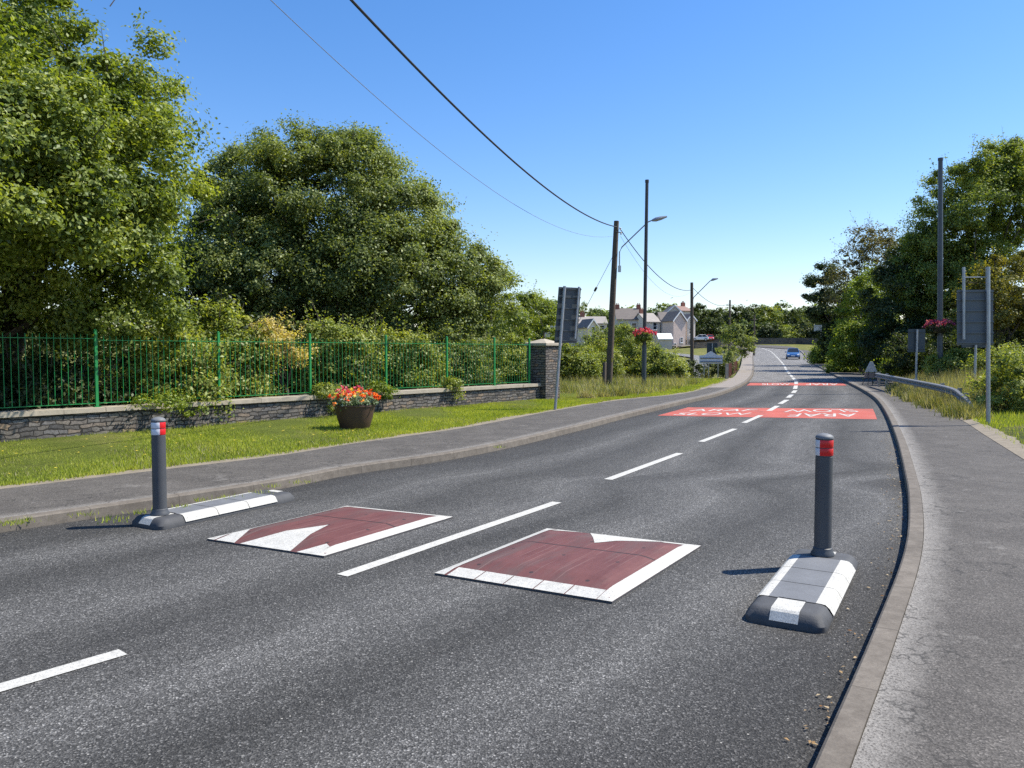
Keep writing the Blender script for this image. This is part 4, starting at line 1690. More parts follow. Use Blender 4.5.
# ------------------------------------------------------------------ poles, cables, baskets
def basket(c, label, seed, petal, r=.48, pole=None):
    th = thing('hanging_basket', label, 'hanging basket', c)
    m = MB()
    m.lathe([(0, -.26), (.18, -.24), (.32, -.12), (.38, .0), (.40, .03), (.36, .03), (0, .02)], c, 20)
    m.tube([(c[0] - .38, c[1], c[2] + .02), (c[0] - .10, c[1], c[2] + .32)], .012, 5)
    m.tube([(c[0] + .38, c[1], c[2] + .02), (c[0] + .10, c[1], c[2] + .32)], .012, 5)
    m.build('basket_bowl', M['black_steel'], th, smooth=True)
    rng = np.random.default_rng(seed)
    pos, nm, sz, ti, _ = foliage([(c[0], c[1], c[2] - .08, r * 1.0, r * 1.0, .24)], 60, .12, 4200, .06, rng, .6)
    leaf_mesh('foliage', pos, nm, sz, ti, M['leaf_oak' if seed == 41 else 'leaf_dark'], th, rng=rng)
    a_, b_, c_, d_ = blooms((c[0], c[1], c[2] + .02), r * 1.12, .22, 85, .065, .05, rng)
    leaf_mesh('flowers', a_, b_, c_, d_, M[petal], th, rng=rng, asp=.9)
    return th


# timber pole 1
b = Vector((*P(608.5, 384.5, .1), .1))
t = W(616.5, 221, b.y)
p1 = b
th = thing('utility_pole', 'leaning brown timber utility pole with street lamp arm, nearest on the left', 'utility pole', b, 'timber utility poles')
m = MB()
m.tube([b - Vector((0, 0, .3)), b.lerp(t, .5), t], [.165, .145, .12], 14)
m.build('pole_shaft', M['pole_wood'], th, smooth=True)
m = MB()
q = b.lerp(t, .93)
m.tube([q + Vector((0, -.14, 0)), q + Vector((.28, -.14, -.02))], .025, 6)
m.build('insulator_bracket', M['blue_steel'], th)
for dx_, dz_ in ((.2, .1), (.22, -.1)):
    m = MB()
    m.lathe([(0, 0), (.03, 0), (.045, .04), (.03, .06), (.045, .10), (.02, .13), (0, .13)], (q.x + dx_, q.y - .14, q.z + dz_ - .02), 10)
    m.build('insulator', M['porcelain'], th)
m = MB()
lb = W(619.5, 262, b.y)
l1 = W(619.5, 252, b.y)
l2 = W(648, 222, b.y - .4)
l3 = W(654, 219.5, b.y - .5)
m.tube([W(619.5, 268, b.y), lb, l1, W(622, 247, b.y), l2, l3], .030, 8)
m.build('lamp_arm', M['galv'], th, smooth=True)
m = MB()
h0, h1 = W(652, 220.5, b.y - .5), W(667, 216.5, b.y - .5)
m.tube([h0, h0.lerp(h1, .25), h0.lerp(h1, .6), h1], [.05, .10, .09, .04], 8)
m.build('lamp_head', M['galv'], th, smooth=True)
m = MB()
q = W(619.3, 269, b.y)
m.box((q.x, q.y - .05, q.z), (.13, .13, .30))
m.build('junction_box', M['porcelain'], th)
m = MB()
q = W(611, 360, b.y - .16)
m.box((q.x + .05, q.y - .03, q.z), (.05, .03, .2))
m.build('tag_plate', M['yellow_tag'], th)

# stub post
q = Vector((*P(604, 385, .1), .1))
m = MB()
m.tube([q - Vector((0, 0, .2)), q + Vector((.06, .3, 1.05))], [.10, .09], 10)
tag(m.build('stub_post', M['pole_wood'], None, q, smooth=True), 'short leaning timber stub at the foot of the nearest utility pole', 'post')
# anchor stay
s0 = W(613.5, 255, b.y)
s1 = Vector((1.9, 41, .1))
m = MB()
m.tube([s0, s1], .011, 5)
o = m.build('stay_wire', M['wire_pale'], None, s1)
tag(o, 'thin guy wire slanting down left from the nearest utility pole', 'cable')
q = s0.lerp(s1, .235)
m = MB()
m.tube([q, q + (s1 - s0).normalized() * .22], .055, 8)
m.build('stay_insulator', M['wire'], o)

# tall dark column with basket
b = Vector((*P(643.7, 385.5, .1), .1))
t = W(647, 182.5, b.y)
th = thing('tall_post', 'tall slim dark steel post with flower basket, beside the timber pole', 'post', b, 'tall slim steel posts')
m = MB()
mid = b.lerp(t, .20)
m.tube([b - Vector((0, 0, .2)), mid], .105, 14)
m.tube([mid, t], [.085, .075], 14)
m.tube([t, t + Vector((0, 0, .12))], .09, 14)
m.build('post_shaft', M['black_steel'], th, smooth=True)
m = MB()
m.tube([b - Vector((0, 0, .2)), mid], .109, 14)
m.build('base_sleeve', M['blue_steel'], th, smooth=True)
q = b.lerp(t, (W(645, 335, b.y).z - .1) / (t.z - .1))
basket((q.x, q.y, W(645, 335, b.y).z), 'hanging basket of pink flowers on the left tall post', 41, 'petal_pink')

b = Vector((*[(940.5 - 512) / FPX * 31, 31], .1))
t = W(940.5, 160.5, 31)
th = thing('tall_post', 'tall slim grey steel post with flower basket, behind the guard rail', 'post', b, 'tall slim steel posts')
m = MB()
m.tube([b - Vector((0, 0, .2)), b.lerp(t, .3), t], [.115, .105, .085], 14)
m.tube([t, t + Vector((0, 0, .1))], .10, 14)
m.build('post_shaft', M['blue_steel'], th, smooth=True)
basket((b.x - .08, 31, W(938, 327, 31).z), 'hanging basket of purple flowers on the right tall post', 43, 'petal_purple', .5)

# utility pole 2 down in the dip
P2 = Vector((*(W(692.3, 351, 63).xy), float(G(14.7, 63))))
t2 = W(691.8, 282.5, 63)
th = thing('utility_pole', 'second timber utility pole with lamp arm, beside the welcome sign', 'utility pole', P2, 'timber utility poles')
m = MB()
m.tube([P2 - Vector((0, 0, .3)), P2.lerp(t2, .5), t2], [.17, .14, .12], 12)
m.build('pole_shaft', M['pole_wood'], th, smooth=True)
m = MB()
m.tube([W(693, 300, 62.8), W(694, 297, 62.8), W(710, 281, 62), W(712, 280, 62)], .035, 7)
m.build('lamp_arm', M['galv'], th, smooth=True)
m = MB()
m.tube([W(711, 280.5, 62), W(713, 279.5, 62), W(718, 278.5, 62)], [.05, .11, .05], 7)
m.build('lamp_head', M['galv'], th, smooth=True)
for i, (px, py, Y, lb) in enumerate([(730, 300, 105, 'distant utility pole standing before the dark far trees'), (754.5, 315, 120, 'far thin pole beside the road bend')]):
    t_ = W(px, py, Y)
    g = float(G(t_.x, Y))
    m = MB()
    m.tube([(t_.x, Y, g - .3), tuple(t_)], [.17, .12], 8)
    m.tube([(t_.x - .5, Y, t_.z - .7), (t_.x + .5, Y, t_.z - .7)], .05, 5)
    tag(m.build('utility_pole', M['pole_wood'], None, (t_.x, Y, g), smooth=True), lb, 'utility pole', 'timber utility poles')


def cable(a, b, sag, r, label, mat='wire', n=26):
    a, b = Vector(a), Vector(b)
    pts = []
    for k in range(n + 1):
        s = k / n
        p = a.lerp(b, s)
        p.z -= 4 * sag * s * (1 - s)
        pts.append(p)
    m = MB()
    m.tube(pts, r, 6)
    tag(m.build('cable', M[mat], None, a), label, 'cable', 'overhead cables')


top1 = W(616.8, 227, p1.y - .1)
cable(top1, (-5.5, 2.0, 8.4), 1.30, .024, 'thick black overhead cable sweeping to the top of the photo', n=60)
cable(W(614, 236, p1.y - .1), (-6.3, 3.0, 8.6), 1.9, .006, 'faint thin overhead line below the thick cable', 'wire_pale', 60)
cable(W(619.5, 228, p1.y - .1), W(691, 290, 62.9), .9, .022, 'dark cable sagging between the two nearest utility poles')
cable(W(620.5, 236, p1.y - .1), W(691, 291.5, 62.9), 1.35, .007, 'faint lower line between the two nearest utility poles', 'wire_pale')
cable(W(693, 288, 63), W(730, 303, 105), .8, .02, 'cable from the second utility pole to the distant one')

# ------------------------------------------------------------------ guard rail
gp = [(16.45, 34.7, .72), (15.9, 33.0, .72), (13.75, 26, .71), (12.5, 21.9, .68), (11.9, 20.3, .58), (11.62, 19.4, .40), (11.35, 18.7, .14)]
th = thing('guard_rail', 'galvanised steel guard rail curving down to the ground beside the right pavement', 'guard rail', (gp[1][0], gp[1][1], .1))
m = MB()
dense = []
gv = [Vector(p) for p in gp]
for i in range(len(gv) - 1):
    for k in range(8):
        t = k / 8
        q0, q1, q2, q3 = gv[max(i - 1, 0)], gv[i], gv[i + 1], gv[min(i + 2, len(gv) - 1)]
        dense.append(.5 * ((2 * q1) + (q2 - q0) * t + (2 * q0 - 5 * q1 + 4 * q2 - q3) * t * t + (3 * q1 - q0 - 3 * q2 + q3) * t ** 3))
dense.append(gv[-1])
prof = [(.0, .0), (.05, -.025), (.055, -.065), (.0, -.10), (-.0, -.125), (.055, -.155), (.05, -.20), (.0, -.225)]
vs = []
for i, p in enumerate(dense):
    d = (dense[min(i + 1, len(dense) - 1)] - dense[max(i - 1, 0)])
    d.z = 0
    d.normalize()
    nn = Vector((d.y, -d.x, 0))
    if nn.x > 0:
        nn = -nn
    for o_, z in prof:
        q = p + nn * o_ * 1.2
        vs.append((q.x, q.y, p.z + z))
k = len(prof)
m.add(vs, [(i * k + j, i * k + j + 1, (i + 1) * k + j + 1, (i + 1) * k + j) for i in range(len(dense) - 1) for j in range(k - 1)])
o = m.build('rail_beam', M['rail_steel'], th)
md = o.modifiers.new('so', 'SOLIDIFY')
md.thickness = .006
for i in range(3, len(dense) - 12, 6):
    p = dense[i]
    m = MB()
    m.box((p.x + .09, p.y + .02, (p.z - .35) / 2 + .16), (.10, .06, p.z + .1))
    m.build('rail_post', M['galv'], th)

# ------------------------------------------------------------------ right side vegetation
def rt(name, lb, ells, leaf, ncl, rc, nl, sz, seed, **kw):
    e0 = ells[0]
    base = kw.pop('base', (e0[0], e0[1], float(G(e0[0], e0[1])) + .1))
    return tree(name, lb, kw.pop('cat', 'tree'), base, ells, leaf, ncl, rc, nl, sz, seed, **kw)


rt('tall_tree', 'tall loose crowned tree rising highest on the right, behind the steel post',
   [we(975, 215, 43.8, 3.16, 2.83, 3.27), we(990, 172, 43.8, 2.07, 2.18, 1.74), we(940, 235, 44.8, 1.85, 2.18, 2.40), we(1020, 200, 44.8, 2.62, 2.40, 3.49), we(960, 290, 43.8, 3.05, 2.62, 2.83), we(925, 285, 45.8, 2.18, 2.18, 2.40), we(1010, 160, 44.8, 1.64, 1.64, 1.09)],
   'leaf_oak', 520, .55, 210000, .13, 61, nb=34, nspray=110, spray_len=.9, lo=.45, zmin=1.8, trunk_r=.25)
rt('olive_tree', 'olive yellow tinged tree behind the large right road sign',
   [we(1010, 285, 31, 1.5, 1.4, 1.3), we(985, 305, 31, 1.1, 1.2, 1.2), we(1035, 290, 32, 1.8, 1.5, 1.7), we(1000, 330, 31, 1.7, 1.2, 1.2)],
   'leaf_olive', 150, .36, 50000, .10, 62, nb=12, nspray=40, lo=.5, zmin=.9, trunk_r=.12, base=(19.6, 31.5, .4))
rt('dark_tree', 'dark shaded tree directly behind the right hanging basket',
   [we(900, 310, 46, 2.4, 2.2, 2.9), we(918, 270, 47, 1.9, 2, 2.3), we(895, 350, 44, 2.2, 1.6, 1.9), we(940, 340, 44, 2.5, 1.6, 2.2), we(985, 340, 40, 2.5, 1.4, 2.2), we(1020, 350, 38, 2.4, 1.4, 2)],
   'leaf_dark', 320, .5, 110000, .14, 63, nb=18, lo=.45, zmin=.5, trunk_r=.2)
rt('bright_tree', 'bright yellow green tree left of the dark tree on the right of the road',
   [we(862, 310, 56, 1.7, 1.6, 2.6), we(873, 285, 57, 1.2, 1.4, 1.5), we(858, 345, 54, 2.0, 1.4, 1.7), we(880, 330, 54, 1.6, 1.4, 2.4)],
   'leaf_bright', 190, .42, 52000, .15, 64, nb=14, nspray=40, lo=.45, zmin=.6, trunk_r=.16)
rt('sparse_tree', 'sparse reddish leaved tree with open twiggy top on the right',
   [we(872, 255, 64, 2.6, 2.2, 1.9), we(850, 285, 66, 2.2, 2, 2.4), we(900, 280, 64, 2.4, 2, 2.4), we(862, 240, 65, 1.6, 1.4, 1.2), we(885, 240, 65, 1.6, 1.6, 1.0)],
   'leaf_rust', 240, .62, 15000, .18, 65, nb=46, nspray=80, spray_len=1.2, lo=.2, trunk_r=.16)
rt('conifer_tree', 'dark conifer with drooping layered branches overhanging the road bend',
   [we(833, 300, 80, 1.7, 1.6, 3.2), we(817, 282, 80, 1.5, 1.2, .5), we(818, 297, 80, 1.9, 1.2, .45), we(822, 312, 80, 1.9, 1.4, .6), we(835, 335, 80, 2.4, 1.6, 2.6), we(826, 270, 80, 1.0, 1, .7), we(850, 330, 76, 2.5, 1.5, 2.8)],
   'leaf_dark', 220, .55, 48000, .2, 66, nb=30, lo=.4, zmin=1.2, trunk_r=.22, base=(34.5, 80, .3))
rt('roadside_tree', 'dense green tree above the low wall beside the far pavement',
   [we(864, 345, 62, 2.0, 1.6, 1.9), we(850, 345, 72, 1.7, 1.4, 1.7), we(888, 354, 52, 1.8, 1.2, 1.5), we(905, 362, 46, 2.4, 1.1, 1.1)],
   'leaf_dark', 130, .42, 34000, .15, 67, nb=10, lo=.4, zmin=.5, trunk_r=.12)
for i, (px, py, Y, rx, rz_, lf, lb) in enumerate([
    (1012, 385, 21.5, 1.0, .62, 'leaf_shrub', 'dense leafy bush at the right edge beside the sign post'),
    (1045, 380, 19.5, 1.5, .8, 'leaf_shrub', 'large leafy bush cut off by the right edge of the photo'),
    (1004, 364, 28, 1.1, .7, 'leaf_shrub', 'bush behind the single post of the small sign board'),
    (957, 362, 31, 1.0, .55, 'leaf_shrub', 'bush with pale leaves behind the guard rail, right of the tall steel post'),
    (912, 364, 38, 1.5, .75, 'leaf_bright', 'low sunlit bush behind the guard rail, left of the tall steel post'),
    (1010, 335, 33, 2.0, 1.2, 'leaf_dark', 'dark bush below the olive tree behind the large right sign'),
    (930, 350, 36, 1.8, 1.1, 'leaf_dark', 'dark bush behind the shaded square sign'),
    (846, 373, 58, 1.1, .8, 'leaf_bright', 'small bright shrub growing at the end of the low roadside wall'),
    (823, 352, 84, .8, 1.1, 'leaf_bright', 'small round bright green bush beside the far blue car'),
]):
    w = W(px, py, Y)
    g = float(G(w.x, Y))
    w.z = max(w.z, g + .3)
    tree('bush', lb, 'bush', (w.x, Y, g), [(w.x, Y, w.z, rx, rx * .8, rz_), (w.x - rx * .6, Y, w.z - rz_ * .4, rx * .6, .6, rz_ * .7), (w.x + rx * .5, Y + .3, w.z - rz_ * .3, rx * .6, .7, rz_ * .8)],
         lf, 90, .26 * max(1, Y / 32), 20000, .075 * max(1, Y / 26), 120 + i, .04, 3, nb=5, nspray=30, spray_len=.4, lo=.4, zmin=g + .15)

# low roadside walls on the right
th = thing('stone_wall', 'low shaded stone wall beside the far right pavement', 'wall', (31, 66, .1))
m = MB()
for (a, b, h) in (((22.0, 44), (25.5, 51), .75), ((25.5, 51), (33.4, 73), .95), ((33.4, 73), (41.2, 95), 1.1)):
    g0, g1 = float(zr(a[1])), float(zr(b[1]))
    oriented_prism(m, a, b, .4, g0 - .2, g0 + h, g1 - .2, g1 + h, 4)
m.build('wall_face', M['stone_far'], th)

# ------------------------------------------------------------------ left mid-distance
for i, (px, py, Y, rx, ry, rz_, lf, lb) in enumerate([
    (590, 357, 46, 1.7, 1.3, 1.3, 'leaf_shrub', 'rounded bush just left of the nearest utility pole'),
    (625, 350, 48, 1.8, 1.3, 1.55, 'leaf_shrub', 'tall bush between the timber pole and the tall dark post'),
    (659, 364, 46, 1.3, 1.2, 1.0, 'leaf_shrub', 'bright bush right of the tall dark post'),
    (612, 340, 56, 1.5, 1.3, 1.3, 'leaf_willow', 'pale green bush showing above the leaning sign and pole'),
    (570, 362, 42, 1.4, 1.0, 1.0, 'leaf_shrub', 'low bush behind the leaning sign foot'),
]):
    w = W(px, py, Y)
    g = float(G(w.x, Y))
    tree('bush', lb, 'bush', (w.x, Y, g), [(w.x, Y, w.z, rx, ry, rz_), (w.x - rx * .6, Y, max(w.z - rz_ * .5, g + .5), rx * .7, ry, rz_ * .8), (w.x + rx * .6, Y, max(w.z - rz_ * .4, g + .5), rx * .6, ry, rz_ * .8),
                                           (w.x, Y - .2, g + .7, rx * 1.1, ry, .8)],
         lf, 170, .32, 36000, .115, 150 + i, .05, 3, nb=5, nspray=50, spray_len=.5, lo=.45, zmin=g + .1)

rng = np.random.default_rng(3)
# dark hedge around the welcome sign
w = W(705, 374, 50)
tree('hedge', 'dull dark hedge behind the welcome sign and second utility pole', 'hedge', (w.x, 50, 0),
     [(w.x - .9, 50, .35, 1.0, .7, .75), (w.x + .5, 50.5, .4, 1.1, .7, .75), (w.x + 1.5, 51, .5, .7, .7, .8)], 'leaf_dark', 60, .28, 10000, .10, 170, .03, 3, nb=4, lo=.4, zmin=0)
# small tree by the red-brown fence
rt('small_tree', 'small dark leaved roadside tree leaning over the left pavement at the bend',
   [we(737, 343, 62, 1.25, 1.1, 1.1), we(729, 358, 60, .9, .9, 1.2), we(745, 345, 62, .9, .8, .8), we(721, 366, 60, .55, .6, .8), we(735, 330, 62, .8, .8, .6)],
   'leaf_willow', 80, .3, 14000, .13, 171, nb=10, nspray=50, spray_len=.5, lo=.4, trunk_r=.07, base=(W(728, 370, 58).x, 58, .0), zmin=.2)

# welcome sign
Yw = 45.0
th = thing('welcome_sign', 'pale grey sign with pointed top on thin posts, left of the far road', 'sign', (W(711, 351, Yw).x, Yw, 0))
m = MB()
zt_, zp, zb_ = W(711, 355.5, Yw).z, W(711, 352, Yw).z, W(711, 363.5, Yw).z
x0, x1 = W(699.5, 360, Yw).x, W(722.5, 360, Yw).x
xm = (x0 + x1) / 2
for y0_, y1_ in ((Yw, Yw + .05),):
    vs = [(x0, y0_, zb_), (x1, y0_, zb_), (x1, y0_, zt_), (xm + .38, y0_, zt_ + .02), (xm, y0_, zp + .05), (xm - .38, y0_, zt_ + .02), (x0, y0_, zt_)]
    n = len(vs)
    vs += [(x, y1_, z) for x, _, z in vs]
    m.add(vs, [tuple(range(n)), tuple(range(2 * n - 1, n - 1, -1))] + [(i, i + n, (i + 1) % n + n, (i + 1) % n) for i in range(n)])
m.build('sign_panel', M['pale_sign'], th)
for z in (zb_ + .1, (zb_ + zt_) / 2 + .08):
    m = MB()
    m.box((xm, Yw - .03, z), (x1 - x0 - .1, .04, .04))
    m.build('rail', M['sign_back'], th)
for px in (704.5, 709, 718.5):
    m = MB()
    xx = W(px, 360, Yw).x
    m.tube([(xx, Yw + .09, -.3), (xx, Yw + .09, zt_ - .05)], .03, 8)
    m.build('post', M['galv'], th)
# dark square sign behind
w0, w1 = W(707, 343, 62), W(717.5, 355, 62)
simple_sign(((w0.x + w1.x) / 2, 62), w1.x - w0.x, w1.z, w0.z, 'dark square sign seen from behind above the pale welcome sign', base=float(G(16.3, 62)))

# red-brown fence and rail by the left pavement
th = thing('timber_fence', 'short red brown timber fence beside the left pavement at the bend', 'fence', (13, 45, 0))
m = MB()
a = Vector(P(727, 378.5, .1))
b = Vector(P(737.5, 371, .12))
for k in range(16):
    q = a.lerp(b, k / 15.0)
    dd = (b - a).normalized()
    m.box((q.x, q.y, .1 + .42), (.26, .03, .84), math.atan2(dd.y, dd.x))
m.build('boards', M['red_fence'], th)
m = MB()
q = a - (b - a).normalized() * .3
m.box((q.x, q.y, .5), (.16, .16, .95))
m.build('end_post', M['coping'], th)
b2 = Vector(P(741.5, 362, .3))
m = MB()
z1 = float(zr(b2.y))
m2 = [(b.x, b.y, .85), ((b.x + b2.x) / 2 - .3, (b.y + b2.y) / 2, .88), (b2.x, b2.y, 1.0 + z1 * .7), (b2.x + .4, b2.y + 12, 1.1 + float(zr(b2.y + 12)))]
vs = []
for x, y_, z in m2:
    vs += [(x, y_, z - .35), (x, y_, z)]
m.add(vs, [(2 * i, 2 * i + 2, 2 * i + 3, 2 * i + 1) for i in range(len(m2) - 1)])
o = m.build('rail_beam', M['rail_steel'], None, (b.x, b.y, .1))
o.name = 'guard_rail'
md = o.modifiers.new('so', 'SOLIDIFY')
md.thickness = .05
tag(o, 'pale steel barrier beside the left pavement beyond the red brown fence', 'guard rail')

# ------------------------------------------------------------------ far walls, houses, trees
def far_wall(pts, h, label, name='stone_wall', base_px=True):
    th = thing(name, label, 'wall', (*pts[0], float(G(*pts[0]))))
    m = MB()
    for a, b in zip(pts[:-1], pts[1:]):
        g0, g1 = float(G(*a)), float(G(*b))
        oriented_prism(m, a, b, .5, g0 - .5, g0 + h, g1 - .5, g1 + h, 6)
    m.build('wall_face', M['stone_far'], th)


far_wall([(38, 186), (W(752, 345, 186).x, 186), (W(800, 345, 188).x, 188), (W(824, 345, 182).x, 182), (84, 172)], 1.5, 'long dark stone wall across the road bend')
far_wall([(W(694, 345, 158).x, 158), (W(720, 345, 160).x, 160), (W(748, 345, 166).x, 166)], 1.2, 'dark stone wall above the grassy slope left of the bend')


def house(name, label, px0, px1, Y, y_eave, y_ridge, y_base, depth, gable_front, wall, roof, wins=(), chims=(), trim=True, rz=0.0, group='houses beyond the bushes'):
    a, b = W(px0, y_eave, Y), W(px1, y_eave, Y)
    zr_ = W(px0, y_ridge, Y).z
    zb_ = W(px0, y_base, Y).z
    ze = a.z
    cx = (a.x + b.x) / 2
    wd = (b.x - a.x) / 2
    dp = depth / 2
    cy = Y + dp
    th = thing(name, label, 'house', (cx, cy, zb_), group)
    co, si = math.cos(rz), math.sin(rz)

    def T(x, y_, z):
        y_ += dp
        return (cx + x * co - y_ * si, Y + x * si + y_ * co, z)
    m = MB()
    if gable_front:
        vs = [(-wd, -dp, zb_), (wd, -dp, zb_), (wd, -dp, ze), (0, -dp, zr_), (-wd, -dp, ze), (-wd, dp, zb_), (wd, dp, zb_), (wd, dp, ze), (0, dp, zr_), (-wd, dp, ze)]
        fs = [(0, 1, 2, 3, 4), (9, 8, 7, 6, 5), (1, 6, 7, 2), (5, 0, 4, 9)]
        rf = [[(-wd - .35, -dp - .3, ze - .25), (0, -dp - .3, zr_ + .12), (0, dp + .2, zr_ + .12), (-wd - .35, dp + .2, ze - .25)],
              [(0, -dp - .3, zr_ + .12), (wd + .35, -dp - .3, ze - .25), (wd + .35, dp + .2, ze - .25), (0, dp + .2, zr_ + .12)]]
    else:
        vs = [(-wd, -dp, zb_), (wd, -dp, zb_), (wd, -dp, ze), (-wd, -dp, ze), (-wd, dp, zb_), (wd, dp, zb_), (wd, dp, ze), (-wd, dp, ze), (-wd, 0, zr_), (wd, 0, zr_)]
        fs = [(0, 1, 2, 3), (5, 4, 7, 6), (1, 5, 6, 9, 2), (4, 0, 3, 8, 7)]
        rf = [[(-wd - .2, -dp - .35, ze - .25), (wd + .2, -dp - .35, ze - .25), (wd + .2, 0, zr_ + .12), (-wd - .2, 0, zr_ + .12)],
              [(-wd - .2, 0, zr_ + .12), (wd + .2, 0, zr_ + .12), (wd + .2, dp + .35, ze - .25), (-wd - .2, dp + .35, ze - .25)]]
    m.add([T(*v) for v in vs], fs)
    m.build('wall', M[wall], th)
    m = MB()
    for q in rf:
        q2 = [(x, y_, z + .18) for x, y_, z in q]
        m.add([T(*v) for v in q + q2], [(3, 2, 1, 0), (4, 5, 6, 7), (0, 1, 5, 4), (1, 2, 6, 5), (2, 3, 7, 6), (3, 0, 4, 7)])
    ro = m.build('roof', M[roof], th)
    if trim and gable_front:
        m = MB()
        for q in ([(-wd - .37, ze - .45), (0, zr_ - .05), (0, zr_ + .31), (-wd - .37, ze - .07)], [(0, zr_ - .05), (wd + .37, ze - .45), (wd + .37, ze - .07), (0, zr_ + .31)]):
            m.add([T(x, -dp - .36, z) for x, z in q] + [T(x, -dp - .31, z) for x, z in q], [(0, 1, 2, 3), (7, 6, 5, 4), (0, 4, 5, 1), (2, 6, 7, 3)])
        m.build('barge_board', M['white_trim'], ro)
    for cxx in chims:
        m = MB()
        x = (cxx - (px0 + px1) / 2) / FPX * Y
        m.box(T(x, 0 if not gable_front else -dp * .2, zr_ + .45), (1.0, .7, 1.5), rz)
        m.tube([T(x - .2, 0 if not gable_front else -dp * .2, zr_ + 1.2), T(x - .2, 0 if not gable_front else -dp * .2, zr_ + 1.6)], .12, 6)
        m.tube([T(x + .2, 0 if not gable_front else -dp * .2, zr_ + 1.2), T(x + .2, 0 if not gable_front else -dp * .2, zr_ + 1.6)], .12, 6)
        m.build('chimney', M['chimney_brick'], ro)
    for (wx0, wy0, ww, wh) in wins:
        p = W(wx0, wy0, Y)
        x = p.x - cx
        m = MB()
        fw = .10
        w2, h2 = ww / 2, wh / 2
        for (ox, oz, sx_, sz_) in ((0, h2, ww + fw, fw), (0, -h2, ww + fw, fw), (-w2, 0, fw, wh), (w2, 0, fw, wh), (0, 0, ww, fw * .8)):
            m.box(T(x + ox, -dp - .04, p.z + oz), (sx_, .10, sz_), rz)
        m.box(T(x, -dp - .08, p.z - h2 - .12), (ww + .4, .2, .1), rz)
        f_ = m.build('window', M['white_trim'], th)
        m = MB()
        m.box(T(x, -dp - .015, p.z), (ww, .04, wh), rz)
        m.build('pane', M['window_glass'], f_)
    return th


HY = 190
house('house', 'house with dark slate roof and red chimneys, left of the tall dark post', 617, 642, HY, 319, 308.5, 352, 8, False, 'render_grey', 'slate', [(622, 326, 1.2, 1.5), (634, 326, 1.2, 1.5)], [619.5, 641])
house('house', 'cream house with pale grey roof, between the tall dark post and the gabled house', 645, 661, HY - 3, 321.5, 313.5, 352, 7, False, 'render_cream', 'slate_pale', [(655, 326, 1.0, 1.7)], [648], rz=R(20))
house('house', 'grey house with dark roof joined left of the front gable', 661, 674, HY - 2, 320, 312.5, 352, 7, False, 'render_grey', 'slate', [(666, 326, 1.1, 1.7)])
house('house', 'pinkish house with white edged gable facing the road', 672.3, 687, HY - 9, 320.5, 312, 353, 4.5, True, 'render_pink', 'slate', [(674, 346, .6, 1.3), (682, 340, .6, 1.2)], rz=R(24))
house('house', 'tall house with blue grey gable rising behind the pinkish gable', 667, 682, HY + 14, 312.5, 306, 345, 8, True, 'render_grey', 'slate', [], [])
house('house', 'cream house with red brown roof, topmost behind the second utility pole', 678, 693, HY + 16, 310.5, 306, 345, 8, False, 'render_cream', 'tile_red', [], [692], rz=R(20))
house('house', 'narrow cream house directly behind the second utility pole', 686.5, 696, HY - 4, 320, 315, 352, 7, True, 'render_cream', 'slate', [(690.5, 331, .9, 1.4), (690.5, 342, .9, 1.4)], rz=R(20))
house('outbuilding', 'low outbuilding with white roof in front of the joined houses', 659, 672, HY - 22, 338.5, 334.5, 352, 4, False, 'render_grey', 'white_trim', [], trim=False)
house('house', 'grey house with long roof, left of the leaning road sign', 548, 578, 150, 323, 313, 352, 7, False, 'render_grey', 'slate_pale', [(553, 330, 1.1, 1.2)], [549], rz=.05)
house('house', 'house with small white edged front gable, right of the leaning road sign', 588, 598, 160, 327, 320, 352, 5, True, 'render_cream', 'slate', [(593, 329, .8, 1.0)], rz=R(20))
house('house', 'house with grey hipped looking roof behind the small front gable', 579, 607, 166, 323, 317, 352, 8, False, 'render_grey', 'slate_pale', [(602, 328, 1, 1.2)], [584])

